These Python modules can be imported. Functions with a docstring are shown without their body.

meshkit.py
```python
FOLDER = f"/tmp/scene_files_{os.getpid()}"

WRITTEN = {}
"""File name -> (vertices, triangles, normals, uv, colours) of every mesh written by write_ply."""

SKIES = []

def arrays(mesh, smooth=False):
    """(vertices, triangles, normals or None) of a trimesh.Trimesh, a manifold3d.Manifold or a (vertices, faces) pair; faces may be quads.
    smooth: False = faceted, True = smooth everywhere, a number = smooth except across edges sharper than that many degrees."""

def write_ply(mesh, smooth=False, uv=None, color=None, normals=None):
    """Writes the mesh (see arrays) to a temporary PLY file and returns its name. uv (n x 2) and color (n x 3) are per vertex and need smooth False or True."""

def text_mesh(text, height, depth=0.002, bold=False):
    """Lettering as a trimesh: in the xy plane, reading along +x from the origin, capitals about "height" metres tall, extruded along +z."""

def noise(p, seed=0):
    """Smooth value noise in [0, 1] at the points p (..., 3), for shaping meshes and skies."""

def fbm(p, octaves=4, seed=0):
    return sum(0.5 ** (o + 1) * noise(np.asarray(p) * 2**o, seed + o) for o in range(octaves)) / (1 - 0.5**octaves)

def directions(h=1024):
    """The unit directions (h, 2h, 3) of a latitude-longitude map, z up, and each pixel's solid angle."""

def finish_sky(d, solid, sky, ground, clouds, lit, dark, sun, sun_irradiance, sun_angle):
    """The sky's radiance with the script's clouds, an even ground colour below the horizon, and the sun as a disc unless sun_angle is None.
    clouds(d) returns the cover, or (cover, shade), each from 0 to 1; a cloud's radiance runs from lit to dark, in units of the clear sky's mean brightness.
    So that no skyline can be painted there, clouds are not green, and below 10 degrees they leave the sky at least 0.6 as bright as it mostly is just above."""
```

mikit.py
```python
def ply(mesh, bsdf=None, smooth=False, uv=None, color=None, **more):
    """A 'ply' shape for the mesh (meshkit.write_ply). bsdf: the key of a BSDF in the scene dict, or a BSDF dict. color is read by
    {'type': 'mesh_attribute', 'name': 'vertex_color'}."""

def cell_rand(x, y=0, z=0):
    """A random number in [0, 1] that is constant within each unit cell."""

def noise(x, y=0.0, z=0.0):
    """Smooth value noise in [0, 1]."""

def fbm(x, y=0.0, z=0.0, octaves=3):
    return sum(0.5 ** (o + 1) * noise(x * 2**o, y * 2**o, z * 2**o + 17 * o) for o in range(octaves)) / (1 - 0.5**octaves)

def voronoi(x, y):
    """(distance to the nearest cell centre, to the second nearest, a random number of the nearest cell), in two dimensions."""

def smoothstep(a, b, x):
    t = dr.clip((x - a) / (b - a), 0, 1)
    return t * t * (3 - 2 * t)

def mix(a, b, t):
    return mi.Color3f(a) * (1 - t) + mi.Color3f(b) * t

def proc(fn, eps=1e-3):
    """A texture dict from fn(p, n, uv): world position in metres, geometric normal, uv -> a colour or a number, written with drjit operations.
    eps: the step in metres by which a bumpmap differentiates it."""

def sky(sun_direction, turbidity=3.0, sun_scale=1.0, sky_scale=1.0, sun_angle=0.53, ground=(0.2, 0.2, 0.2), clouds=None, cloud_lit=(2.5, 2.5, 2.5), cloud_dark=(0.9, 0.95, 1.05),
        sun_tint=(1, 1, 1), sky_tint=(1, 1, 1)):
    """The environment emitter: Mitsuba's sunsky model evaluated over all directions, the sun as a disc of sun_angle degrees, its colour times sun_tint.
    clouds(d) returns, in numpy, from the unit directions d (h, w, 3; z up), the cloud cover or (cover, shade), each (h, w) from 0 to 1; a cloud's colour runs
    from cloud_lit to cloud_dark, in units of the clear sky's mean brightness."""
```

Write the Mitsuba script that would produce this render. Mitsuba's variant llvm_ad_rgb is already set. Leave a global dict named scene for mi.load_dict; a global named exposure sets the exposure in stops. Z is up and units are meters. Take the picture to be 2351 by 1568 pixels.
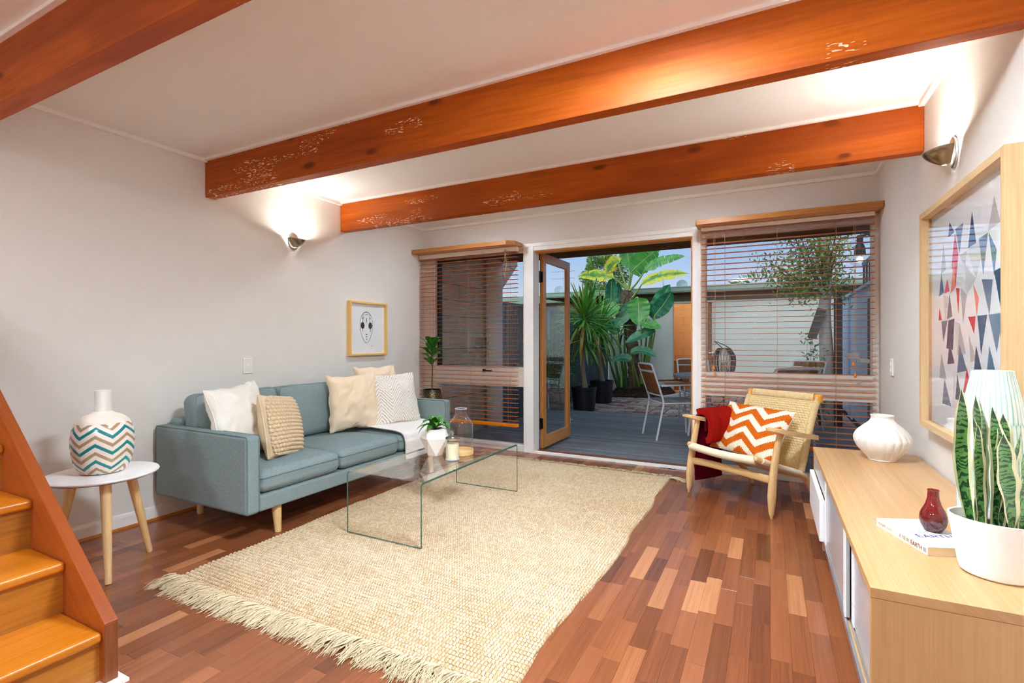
import math, random
import numpy as np, trimesh
import mitsuba as mi, drjit as dr
import mikit, meshkit
from shapely.geometry import Polygon, Point
from shapely.ops import unary_union

scene, labels = {}, {}
T = mi.ScalarTransform4f
rng = np.random.default_rng(7)

# ------------------------------------------------------------------ camera
CAM = np.array([3.4932, 0.0, 1.1347]); YAW = 0.4749
FWD = np.array([-math.sin(YAW), math.cos(YAW), -0.0013]); UPV = np.array([0.001, 0.002, 1.0])
scene['camera'] = {'type': 'perspective', 'fov_axis': 'x', 'fov': math.degrees(2 * math.atan(1175.5 / 1151.45)),
                   'near_clip': 0.05, 'far_clip': 500.0,
                   'to_world': T().look_at(origin=CAM.tolist(), target=(CAM + FWD).tolist(), up=UPV.tolist())}
# ------------------------------------------------------------------ sky, exposure, lamp strengths
exposure = 0.0
SUN = (-0.30, -0.71, 0.64)     # veiled by haze, behind the house
def haze(d):                   # pale haze lying along the horizon all round, with soft uneven streaks
    el_ = np.degrees(np.arcsin(np.clip(d[..., 2], -1, 1)))
    n_ = meshkit.fbm(np.stack([d[..., 0] * 3, d[..., 1] * 3, d[..., 2] * 16], -1), 3, 2)
    return 0.80 * np.clip(1 - (el_ - 1.0) / (9.0 + 5.0 * (n_ - 0.5)), 0, 1)
scene['sky'] = mikit.sky(SUN, turbidity=8.5, sun_scale=0.0, sky_scale=4.8, ground=(0.22, 0.21, 0.19), sky_tint=(0.77, 0.97, 1.19),
                         clouds=haze, cloud_lit=(0.95, 1.0, 1.12), cloud_dark=(0.9, 0.95, 1.05))
scene['sky']['sampling_weight'] = 3.0
L_CEIL = 122.0  # unseen round ceiling lights, out of view, lighting the room
L_BAY = 105.0       # unseen small ceiling lights behind the last beam, lighting the window wall
L_SCONCE = 2600.0
WARM = np.array([1.0, 0.96, 0.90])
NEUTRAL = np.array([0.82, 1.0, 1.15])

# ------------------------------------------------------------------ helpers
W, D, H = 4.222, 4.605, 2.40      # room: width, far wall, ceiling

def lin(r, g, b):
    c = np.array([r, g, b], float) / 255.0
    return np.where(c <= 0.04045, c / 12.92, ((c + 0.055) / 1.055) ** 2.4).tolist()

def rgb(c):
    return {'type': 'rgb', 'value': [float(x) for x in c]}

def mat(name, color, rough=0.5, spec=0.5, metallic=0.0, bump=None, sheen=0.0, two=True, coat=0.0):
    base = mikit.proc(color) if callable(color) else rgb(color)
    if rough >= 0.7 and not (metallic or coat or bump):       # matt things: plain diffuse
        scene[name] = {'type': 'twosided', 'bsdf': {'type': 'diffuse', 'reflectance': base}}; return name
    d = {'type': 'principled', 'base_color': base, 'roughness': float(rough), 'specular': float(spec)}
    if metallic: d['metallic'] = float(metallic)
    if sheen: d['sheen'] = float(sheen)
    if coat:
        d['clearcoat'] = float(coat); d['clearcoat_gloss'] = 0.9
    if bump is not None:
        d = {'type': 'bumpmap', 'arbitrary': mikit.proc(bump[0], eps=bump[2] if len(bump) > 2 else 1e-3), 'scale': float(bump[1]), 'bsdf': d}
    scene[name] = {'type': 'twosided', 'bsdf': d} if two else d
    return name

_used = {}
def num(base):
    n = _used.get(base, 0); _used[base] = n + 1
    return base if n == 0 else f'{base}_{n:03d}'

def split(mesh, angle):
    return trimesh.graph.smooth_shade(mesh, angle=np.radians(angle), facet_minarea=None)

def put(key, mesh, bsdf, smooth=30, uv=None, color=None, M=None, **more):
    """One entry of the scene; key is made unique. uv: a function of the vertices, or an array for smooth True/False."""
    key = num(key)
    if isinstance(mesh, tuple): mesh = trimesh.Trimesh(*mesh, process=False)
    if callable(uv):
        if smooth not in (True, False):
            mesh = split(mesh, smooth); smooth = True
        uv = uv(np.asarray(mesh.vertices))
    d = mikit.ply(mesh, bsdf, smooth=smooth, uv=uv, color=color, **more)
    scene[key] = d if M is None else {**d, 'to_world': T(np.asarray(M).tolist())}
    return key

def again(key, src, M, bsdf=None):
    key = num(key)
    d = {k: v for k, v in scene[src].items() if k != 'to_world'}
    if bsdf: d['bsdf'] = {'type': 'ref', 'id': bsdf}
    scene[key] = {**d, 'to_world': T(np.asarray(M).tolist())}
    return key

def tag(key, label, cat=None, group=None, kind=None):
    labels[key] = {'label': label}
    if cat: labels[key]['category'] = cat
    if group: labels[key]['group'] = group
    if kind: labels[key]['kind'] = kind
    return key

def solo(base, label, cat, mesh, bsdf, smooth=30, uv=None, group=None):
    return tag(put(base, mesh, bsdf, smooth, uv), label, cat, group)

def thing(base, label, cat, group=None):
    return tag(num(base), label, cat, group)

def struct(key, label=None):
    labels[key] = {'kind': 'structure'}
    if label: labels[key]['label'] = label
    return key

def nrm(v):
    v = np.asarray(v, float); return v / np.linalg.norm(v)

def frame4(c, n, up=(0, 0, 1)):
    """4x4: local z along n, local y along up, local x to the viewer's right when facing the front."""
    z = nrm(n); x = nrm(np.cross(up, z)); y = np.cross(z, x)
    M = np.eye(4); M[:3, 0], M[:3, 1], M[:3, 2], M[:3, 3] = x, y, z, c
    return M

def rotz(a, loc=(0, 0, 0), s=1.0):
    M = np.eye(4); c, q = math.cos(a), math.sin(a)
    M[:3, :3] = np.array([[c, -q, 0], [q, c, 0], [0, 0, 1]]) * s; M[:3, 3] = loc
    return M

def move(x, y, z):
    M = np.eye(4); M[:3, 3] = (x, y, z); return M

def xf(mesh, M):
    m = mesh.copy(); m.apply_transform(M); return m

def cat(*ms):
    ms = [m for a in ms for m in (a if isinstance(a, (list, tuple)) else [a])]
    return trimesh.util.concatenate(ms)

def box(x0, x1, y0, y1, z0, z1):
    m = trimesh.creation.box(extents=(x1 - x0, y1 - y0, z1 - z0))
    m.apply_translation(((x0 + x1) / 2, (y0 + y1) / 2, (z0 + z1) / 2)); return m

def rbox(x0, x1, y0, y1, z0, z1, r=0.005, seg=2, puff=None, n=0):
    """Box with rounded edges; n adds inner grid lines; puff(P in [-1,1]^3) -> offset for soft things."""
    h = np.array([x1 - x0, y1 - y0, z1 - z0]) / 2.0; r = min(r, h.min() * 0.98)
    ax = []
    for k in range(3):
        t = np.linspace(0, math.pi / 4, seg + 1); e = h[k] - r + r * np.tan(t)
        inner = np.linspace(-(h[k] - r), h[k] - r, n + 2)[1:-1] if n else np.array([])
        a = np.concatenate([-e[::-1], inner, e]); ax.append(np.unique(np.round(a, 7)))
    V, F = [], []; base = 0
    for k in range(3):
        i, j = [(1, 2), (2, 0), (0, 1)][k]
        A, B = np.meshgrid(ax[i], ax[j], indexing='ij'); na, nb = A.shape
        for s in (-1, 1):
            P = np.zeros((na * nb, 3)); P[:, k] = s * h[k]; P[:, i] = A.ravel(); P[:, j] = B.ravel(); V.append(P)
            I, J = np.meshgrid(np.arange(na - 1), np.arange(nb - 1), indexing='ij'); q = (I * nb + J).ravel() + base
            f = np.stack([q, q + nb, q + nb + 1, q + 1], 1)
            if s < 0: f = f[:, ::-1]
            F += [f[:, [0, 1, 2]], f[:, [0, 2, 3]]]; base += na * nb
    V = np.vstack(V); c = np.clip(V, -(h - r), h - r); d = V - c
    L = np.linalg.norm(d, axis=1, keepdims=True); P = c + d / np.maximum(L, 1e-9) * r
    if puff is not None: P = P + puff(P / h)
    m = trimesh.Trimesh(P + np.array([(x0 + x1) / 2, (y0 + y1) / 2, (z0 + z1) / 2]), np.vstack(F), process=False)
    m.merge_vertices(digits_vertex=6); return m

def tube(pts, r, sides=8, caps=True, flat=None):
    """Swept tube; r a number or one per point; flat=(a,b) scales the section along its two axes."""
    p = np.asarray(pts, float); n = len(p); r = np.broadcast_to(np.asarray(r, float), (n,))
    t = np.gradient(p, axis=0); t /= np.linalg.norm(t, axis=1, keepdims=True) + 1e-12
    a = np.cross(t[0], [0, 0, 1.0] if abs(t[0][2]) < 0.9 else [1.0, 0, 0]); a /= np.linalg.norm(a)
    A = np.zeros((n, 3))
    for k in range(n):
        a = a - t[k] * (a @ t[k]); a /= np.linalg.norm(a) + 1e-12; A[k] = a
    B = np.cross(t, A); th = np.arange(sides) * 2 * np.pi / sides
    fa, fb = flat or (1, 1)
    v = p[:, None] + r[:, None, None] * (fa * np.cos(th)[None, :, None] * A[:, None] + fb * np.sin(th)[None, :, None] * B[:, None])
    V = v.reshape(-1, 3)
    I, J = np.meshgrid(np.arange(n - 1), np.arange(sides), indexing='ij')
    q = np.stack([I * sides + J, I * sides + (J + 1) % sides, (I + 1) * sides + (J + 1) % sides, (I + 1) * sides + J], -1).reshape(-1, 4)
    F = [q[:, [0, 1, 2]], q[:, [0, 2, 3]]]
    if caps:
        V = np.vstack([V, p[0], p[-1]]); j = np.arange(sides); jn = (j + 1) % sides
        F += [np.stack([np.full(sides, n * sides), jn, j], 1), np.stack([np.full(sides, n * sides + 1), (n - 1) * sides + j, (n - 1) * sides + jn], 1)]
    return trimesh.Trimesh(V, np.vstack(F), process=False)

def bez(a, b, c, n=10):
    t = np.linspace(0, 1, n)[:, None]; a, b, c = (np.asarray(x, float) for x in (a, b, c))
    return (1 - t) ** 2 * a + 2 * t * (1 - t) * b + t * t * c

def spline(pts, n=40):
    """Catmull-Rom through the points."""
    p = np.asarray(pts, float); p = np.vstack([2 * p[0] - p[1], p, 2 * p[-1] - p[-2]])
    out = []; m = len(p) - 3; k = max(2, n // m)
    for i in range(m):
        t = np.linspace(0, 1, k, endpoint=(i == m - 1))[:, None]; a, b, c, d = p[i:i + 4]
        out.append(0.5 * (2 * b + (c - a) * t + (2 * a - 5 * b + 4 * c - d) * t ** 2 + (3 * b - a - 3 * c + d) * t ** 3))
    return np.vstack(out)

def lathe(profile, n=40, M=None):
    p = np.asarray(profile, float); m = len(p); th = np.arange(n) * 2 * np.pi / n
    V = np.stack([p[:, 0][:, None] * np.cos(th), p[:, 0][:, None] * np.sin(th), np.repeat(p[:, 1][:, None], n, 1)], -1).reshape(-1, 3)
    I, J = np.meshgrid(np.arange(m - 1), np.arange(n), indexing='ij')
    q = np.stack([I * n + J, I * n + (J + 1) % n, (I + 1) * n + (J + 1) % n, (I + 1) * n + J], -1).reshape(-1, 4)
    me = trimesh.Trimesh(V, np.vstack([q[:, [0, 1, 2]], q[:, [0, 2, 3]]]), process=False)
    me.merge_vertices(digits_vertex=7); me.update_faces(me.nondegenerate_faces())
    return me if M is None else xf(me, M)

def poly(pts, depth, M=None):
    m = trimesh.creation.extrude_polygon(pts if hasattr(pts, 'geom_type') else Polygon(pts), depth, engine='earcut')
    return m if M is None else xf(m, M)

def axes(x, y, z, o):
    M = np.eye(4); M[:3, 0], M[:3, 1], M[:3, 2], M[:3, 3] = x, y, z, o; return M

def grid(P, closed_u=False, flip=False):
    """P: (a, b, 3) array of points -> mesh."""
    a, b = P.shape[:2]
    I, J = np.meshgrid(np.arange(a if closed_u else a - 1), np.arange(b - 1), indexing='ij')
    I2 = (I + 1) % a
    q = np.stack([I * b + J, I2 * b + J, I2 * b + J + 1, I * b + J + 1], -1).reshape(-1, 4)
    if flip: q = q[:, ::-1]
    return trimesh.Trimesh(P.reshape(-1, 3), np.vstack([q[:, [0, 1, 2]], q[:, [0, 2, 3]]]), process=False)

def woodmap(axis, seed=0.0):
    """uv in metres: u along the grain, v across."""
    o = [k for k in range(3) if k != axis]
    return lambda v: np.stack([v[:, axis] + 7.31 * seed, v[:, o[0]] + 0.77 * v[:, o[1]] + 3.17 * seed], 1)

def sm(x, a, b):
    return mikit.smoothstep(a, b, x)

def wood_fn(dark, mid, light, ring=14.0, fine=420.0, contrast=1.0):
    dark, mid, light = (mi.Color3f(*c) for c in (dark, mid, light))
    def fn(p, n, uv):
        a, c = uv.x, uv.y
        warp = mikit.noise(a * 0.9, c * 5.0) * 0.10
        g = mikit.fbm((c + warp) * ring, a * 0.55, 0.0, 3)
        band = 0.5 + 0.5 * dr.sin((c + warp) * ring * 22.0 + 9.0 * g)
        f = mikit.noise(c * fine, a * 7.0)
        t = dr.clip(0.5 + contrast * ((g - 0.5) * 1.0 + (band - 0.5) * 0.10 + (f - 0.5) * 0.34), 0, 1)
        return dr.select(t < 0.5, dr.lerp(dark, mid, t * 2), dr.lerp(mid, light, t * 2 - 1))
    return fn
# ------------------------------------------------------------------ materials
mat('wall_paint', lin(228, 222, 213), 0.75, 0.25)
mat('ceiling_paint', lin(240, 237, 232), 0.8, 0.2)
mat('white_gloss', lin(246, 243, 236), 0.3, 0.5)
mat('cream_gloss', lin(244, 237, 222), 0.35, 0.5)
mat('white_satin', lin(238, 237, 235), 0.3, 0.5)
mat('white_ceramic', lin(240, 236, 228), 0.12, 0.6)
mat('matt_white', lin(236, 232, 225), 0.6, 0.4)
mat('black_plastic', lin(26, 27, 30), 0.45, 0.5)
mat('dark_metal', lin(52, 46, 42), 0.35, 0.5, metallic=0.9)
mat('nickel', lin(176, 168, 154), 0.22, 0.5, metallic=1.0)
mat('chrome', lin(205, 205, 205), 0.12, 0.5, metallic=1.0)
mat('cord', lin(196, 150, 110), 0.8, 0.2)
mat('ink', lin(60, 58, 58), 0.7, 0.2)
mat('oak_light', wood_fn(lin(205, 160, 100), lin(224, 184, 128), lin(236, 202, 152), 10, 260, 0.8), 0.42, 0.4)
mat('oak_top', wood_fn(lin(166, 122, 78), lin(184, 142, 96), lin(198, 160, 118), 9, 340, 0.7), 0.33, 0.45)
mat('oak_frame', wood_fn(lin(172, 136, 92), lin(194, 160, 114), lin(210, 180, 138), 16, 500, 0.9), 0.5, 0.35)
mat('pine_frame', lin(232, 190, 112), 0.5, 0.4)
mat('door_timber', wood_fn(lin(166, 96, 34), lin(206, 134, 58), lin(220, 158, 86), 9, 240, 0.9), 0.3, 0.5)
mat('pelmet_timber', wood_fn(lin(146, 88, 36), lin(176, 112, 52), lin(196, 134, 72), 10, 260, 0.9), 0.35, 0.5)
mat('slat_timber', lin(176, 92, 40), 0.3, 0.5)
mat('tread_timber', wood_fn(lin(160, 86, 14), lin(190, 108, 22), lin(206, 130, 40), 6, 220, 0.7), 0.28, 0.5)
mat('riser_timber', wood_fn(lin(134, 76, 18), lin(166, 100, 28), lin(184, 118, 42), 6, 160, 0.9), 0.4, 0.45)
mat('stringer_timber', wood_fn(lin(120, 52, 16), lin(146, 68, 24), lin(162, 82, 36), 6, 180, 0.7), 0.33, 0.5)
mat('post_timber', wood_fn(lin(84, 44, 22), lin(122, 66, 34), lin(148, 88, 52), 8, 160, 1.0), 0.45, 0.4)

_bw = wood_fn(lin(128, 50, 5), lin(164, 72, 8), lin(186, 92, 18), 7, 130, 0.8)
def beam_fn(p, n, uv):
    c = _bw(p, n, uv)
    a, b = uv.x, uv.y
    d1, d2, r = mikit.voronoi(a * 1.7, b * 4.4)
    knot = sm(d1 * (0.6 + 0.8 * mikit.noise(a * 9, b * 30)), 0.10, 0.03) * dr.select(r > 0.62, 1.0, 0.0)
    c = mikit.mix(c, lin(92, 36, 6), knot * 0.85)
    stain = sm(mikit.fbm(a * 1.3, b * 6.0, 3.0, 3), 0.55, 0.75)
    c = mikit.mix(c, lin(128, 48, 6), stain * 0.5)
    s = mikit.noise(a * 55, b * 260, 7.0) * sm(mikit.fbm(a * 2.6, b * 9.0, 11.0, 2), 0.66, 0.76)
    return mikit.mix(c, lin(236, 206, 176), dr.select(s > 0.76, 0.7, 0.0))
mat('beam_timber', beam_fn, 0.5, 0.22)

_pd, _pm, _pl, _px = (mi.Color3f(*lin(*c)) for c in ((84, 43, 23), (120, 66, 38), (146, 84, 50), (184, 122, 80)))
def plank_fn(p, n, uv):
    t = uv.x; g = mikit.fbm(p.x * 90.0, p.y * 2.2, uv.y, 3); f = mikit.noise(p.x * 700.0, p.y * 9.0, uv.y)
    t = dr.clip(t + (g - 0.5) * 0.28 + (f - 0.5) * 0.16, 0, 1) * 3
    c = dr.lerp(_pd, _pm, dr.clip(t, 0, 1)); c = dr.lerp(c, _pl, dr.clip(t - 1, 0, 1)); return dr.lerp(c, _px, dr.clip(t - 2, 0, 1))
mat('parquet', plank_fn, 0.24, 0.55)
mat('subfloor', lin(40, 22, 12), 0.8, 0.2)

_dd, _dl = (mi.Color3f(*lin(*c)) for c in ((84, 86, 90), (142, 144, 146)))
def deck_fn(p, n, uv):
    g = mikit.fbm(p.x * 2.0, p.y * 60.0, uv.y, 3); f = mikit.noise(p.x * 14.0, p.y * 420.0, uv.y)
    w = sm(mikit.noise(p.x * 60, p.y * 160, 5.0), 0.86, 0.93) * 0.5
    return dr.lerp(dr.lerp(_dd, _dl, dr.clip(uv.x * 0.5 + g * 0.5 + (f - 0.5) * 0.5, 0, 1)), mi.Color3f(0.55, 0.56, 0.58), w)
mat('deck_board', deck_fn, 0.6, 0.35)

_b = [mi.Color3f(*lin(*c)) for c in ((140, 110, 100), (174, 146, 134), (198, 178, 164), (150, 92, 100))]
def brick_fn(p, n, uv):
    g = mikit.fbm(p.x * 40, p.y * 40, p.z * 40, 3); t = uv.x * 2.2
    c = dr.lerp(_b[0], _b[1], dr.clip(t, 0, 1)); c = dr.lerp(c, _b[2], dr.clip(t - 1, 0, 1)); c = dr.select(uv.x > 0.94, _b[3], c)
    return c * (0.7 + 0.6 * g)
mat('paving_brick', brick_fn, 0.85, 0.25)

def block_fn(p, n, uv):
    g = mikit.fbm(p.y * 60, p.z * 60, p.x * 60, 3); q = mikit.noise(p.y * 3, p.z * 5, 2.0)
    return mi.Color3f(*lin(196, 184, 166)) * (0.62 + 0.5 * g + 0.22 * q + 0.14 * (uv.x - 0.5))
mat('grey_block', block_fn, 0.9, 0.2)
mat('mortar', lin(110, 102, 92), 0.9, 0.2)
def render_fn(p, n, uv):
    return mi.Color3f(*lin(228, 224, 214)) * (0.90 + 0.16 * mikit.fbm(p.x * 1.5, p.z * 1.5, p.y, 3) + 0.06 * (mikit.noise(p.x * 90, p.z * 90, p.y * 90) - 0.5))
mat('garden_render', render_fn, 0.85, 0.2)
mat('fence_steel', lin(78, 94, 102), 0.5, 0.4)
mat('fence_steel_blue', lin(150, 172, 196), 0.5, 0.4)
mat('gutter_green', lin(150, 168, 150), 0.45, 0.4)
mat('fascia_brown', lin(112, 96, 76), 0.7, 0.3)
mat('soffit_boards', wood_fn(lin(98, 74, 46), lin(122, 94, 60), lin(140, 110, 74), 12, 200, 1.0), 0.7, 0.3)
mat('concrete', lin(214, 212, 206), 0.8, 0.3)
mat('soil', lin(44, 34, 28), 0.95, 0.1)
def mulch_fn(p, n, uv):
    return dr.lerp(mi.Color3f(*lin(34, 26, 24)), mi.Color3f(*lin(104, 78, 68)), mikit.noise(p.x * 45, p.y * 45, p.z * 45) ** 2)
mat('mulch', mulch_fn, 0.95, 0.1)
scene['pane_glass'] = {'type': 'thindielectric', 'int_ior': 1.5}

# ------------------------------------------------------------------ room shell
YB = -3.6            # rear wall, behind the camera
YO = 4.735           # outer face of the window wall
put('floor', box(-0.02, W + 0.02, YB, 4.63, -0.06, -0.013), 'subfloor', smooth=False); struct('floor', 'strip parquet floor of red-brown hardwood')
put('ceiling', box(-0.1, W + 0.1, YB, YO, H, H + 0.1), 'ceiling_paint', smooth=False); struct('ceiling', 'white plaster ceiling')
put('wall_left', box(-0.12, 0.0, YB, YO, -0.06, H), 'wall_paint', smooth=False); struct('wall_left', 'plain off-white wall behind the sofa')
put('wall_right', box(W, W + 0.12, YB, YO, -0.06, H), 'wall_paint', smooth=False); struct('wall_right', 'plain off-white wall above the sideboard')
put('wall_rear', box(-0.12, W + 0.12, YB - 0.12, YB, -0.06, H), 'wall_paint', smooth=False); struct('wall_rear')
put('wall_back', box(0.0, W, D, YO, 2.075, H), 'wall_paint', smooth=False); struct('wall_back', 'beige lintel wall above the windows and the door')

# parquet strips: laid lengthways to the window wall, random lengths
def in_view(x, y, z=0.0):
    d = np.array([x, y, z]) - CAM; f = d @ FWD
    if f < 0.3: return 0.0
    r = np.array([math.cos(YAW), math.sin(YAW), 0])
    u, v = 1175.5 + 1151.45 * (d @ r) / f, 784 - 1151.45 * d[2] / f
    return 1.0 / (d @ d) if -40 < u < 2391 and v < 1620 else 0.0

planks = []
pw = 0.0672
for c in range(int(W / pw) + 1):
    x0 = c * pw; x1 = min(x0 + pw, W)
    if x1 - x0 < 0.01: continue
    y = YB - rng.random() * 0.3
    while y < 4.60:
        L = rng.uniform(0.26, 0.42); y1 = min(y + L, 4.60); y0 = max(y, YB)
        if y1 - y0 > 0.03: planks.append((x0, x1, y0, y1))
        y += L
def plank_mesh(x0, x1, y0, y1, s):
    g = 0.0002; top = rng.uniform(-0.0002, 0.0)
    a = np.array([[x0 + g, y0 + g], [x1 - g, y0 + g], [x1 - g, y1 - g], [x0 + g, y1 - g]]); b = a + np.array([[1, 1], [-1, 1], [-1, -1], [1, -1]]) * 0.0004
    V = np.vstack([np.c_[a, np.full(4, -0.013)], np.c_[a, np.full(4, top - 0.0004)], np.c_[b, np.full(4, top)]])
    F = [[8, 9, 10, 11]] + [[k + i, k + (i + 1) % 4, k + 4 + (i + 1) % 4, k + 4 + i] for k in (0, 4) for i in range(4)]
    return V, np.array(F), np.tile([s, 10 * rng.random()], (12, 1))
def under(x, y):  # covered by the rug, the sofa or the sideboard
    return (1.02 < x < 2.74 and 1.55 < y < 4.25) or (x < 0.7 and 1.9 < y < 3.7) or (x > 3.78 and y > 1.55) or x < 1.45 and y < 0.8 or x > 3.7 and y < 2.2
def tone():
    return float(np.clip(rng.choice([0.22, 0.4, 0.5, 0.62, 0.9], p=[.18, .34, .32, .12, .04]) + rng.normal(0, 0.06), 0.02, 0.98))
score = []
for i, (x0, x1, y0, y1) in enumerate(planks):
    x, y = (x0 + x1) / 2, (y0 + y1) / 2
    score.append(0.0 if under(x, y) else max(in_view(x, y0), in_view(x, y1), in_view(x, y)))
order = np.argsort(-np.array(score)); best = set(order[:300].tolist()); rest = []
for i, pl in enumerate(planks):
    V, F, uv = plank_mesh(*pl, tone())
    if i in best and score[i] > 0:
        put('floor__plank', (V, F), 'parquet', smooth=False, uv=uv)
    else: rest.append((V, F, uv))
VV = np.vstack([r[0] for r in rest]); FF = np.vstack([r[1] + 12 * k for k, r in enumerate(rest)]); UV = np.vstack([r[2] for r in rest])
put('floor__parquet_field', (VV, FF), 'parquet', smooth=False, uv=UV); labels['floor__parquet_field'] = {'kind': 'stuff'}

# skirting and cornices
def skirting(side, x0, x1, y0, y1, nx):
    prof = [(0, 0), (0.014, 0), (0.014, 0.07), (0.009, 0.082), (0.004, 0.088), (0, 0.088)]
    M = axes((nx, 0, 0), (0, 0, 1), (0, -nx, 0), (x0, y1 if nx > 0 else y0, 0.0))
    k = put(f'baseboard_{side}', poly(prof, y1 - y0, M), 'white_gloss', smooth=False); struct(k, f'white skirting board along the {side} wall')
    q = [(0.014, 0)] + [(0.014 + 0.014 * math.cos(a), 0.014 * math.sin(a)) for a in np.linspace(0, math.pi / 2, 6)]
    put(f'baseboard_{side}__quadrant', poly(q, y1 - y0, M), 'tread_timber', smooth=30, uv=woodmap(1, 2.0)); labels[f'baseboard_{side}__quadrant'] = {'label': 'orange stained quarter-round beading'}
skirting('left', 0.0, 0.0, YB, 4.60, 1)
skirting('right', W, W, YB, 4.60, -1)
tn = 1
def cornice(pts, label, kx=0.022, kz=0.022):
    global tn
    k = put(f'trim_{tn}', pts, 'ceiling_paint', smooth=False); struct(k, label); tn += 1
BY = [(0.89, 0.965), (2.128, 2.201), (3.364, 3.438)]; BZ = 2.1365
cor = 0.026
for (a, b) in ((0.965, 2.128), (2.201, 3.364), (3.438, D), (YB, 0.89)):
    cornice(box(0, cor, a, b, H - cor, H), 'white cornice strip along the left wall')
    cornice(box(W - cor, W, a, b, H - cor, H), 'white cornice strip along the right wall')
cornice(box(cor, W - cor, D - cor, D, H - cor, H), 'white cornice strip above the windows')
for (a, b) in BY:
    cornice(box(cor, W - cor, a - 0.02, a, H - 0.016, H), 'white strip along the top of a beam')
    cornice(box(cor, W - cor, b, b + 0.02, H - 0.016, H), 'white strip along the top of a beam')

# the three exposed beams
for i, ((a, b), lab) in enumerate(zip(BY, ('orange stained timber ceiling beam above the staircase, nearest of the three', 'orange stained timber ceiling beam crossing the middle of the ceiling', 'orange stained timber ceiling beam nearest the windows, ending by the right wall sconce'))):
    k = thing('ceiling_beam', lab, 'beam'); labels[k]['kind'] = 'thing'
    m = rbox(0.0005, W - 0.0005, a, b, BZ, H - 0.0005, 0.004, 1, n=0)
    put(k + '__timber', m, 'beam_timber', smooth=30, uv=lambda v, i=i: np.stack([v[:, 0] + 11.3 * i, v[:, 2] + 0.6 * v[:, 1] + 5 * i], 1))

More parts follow.
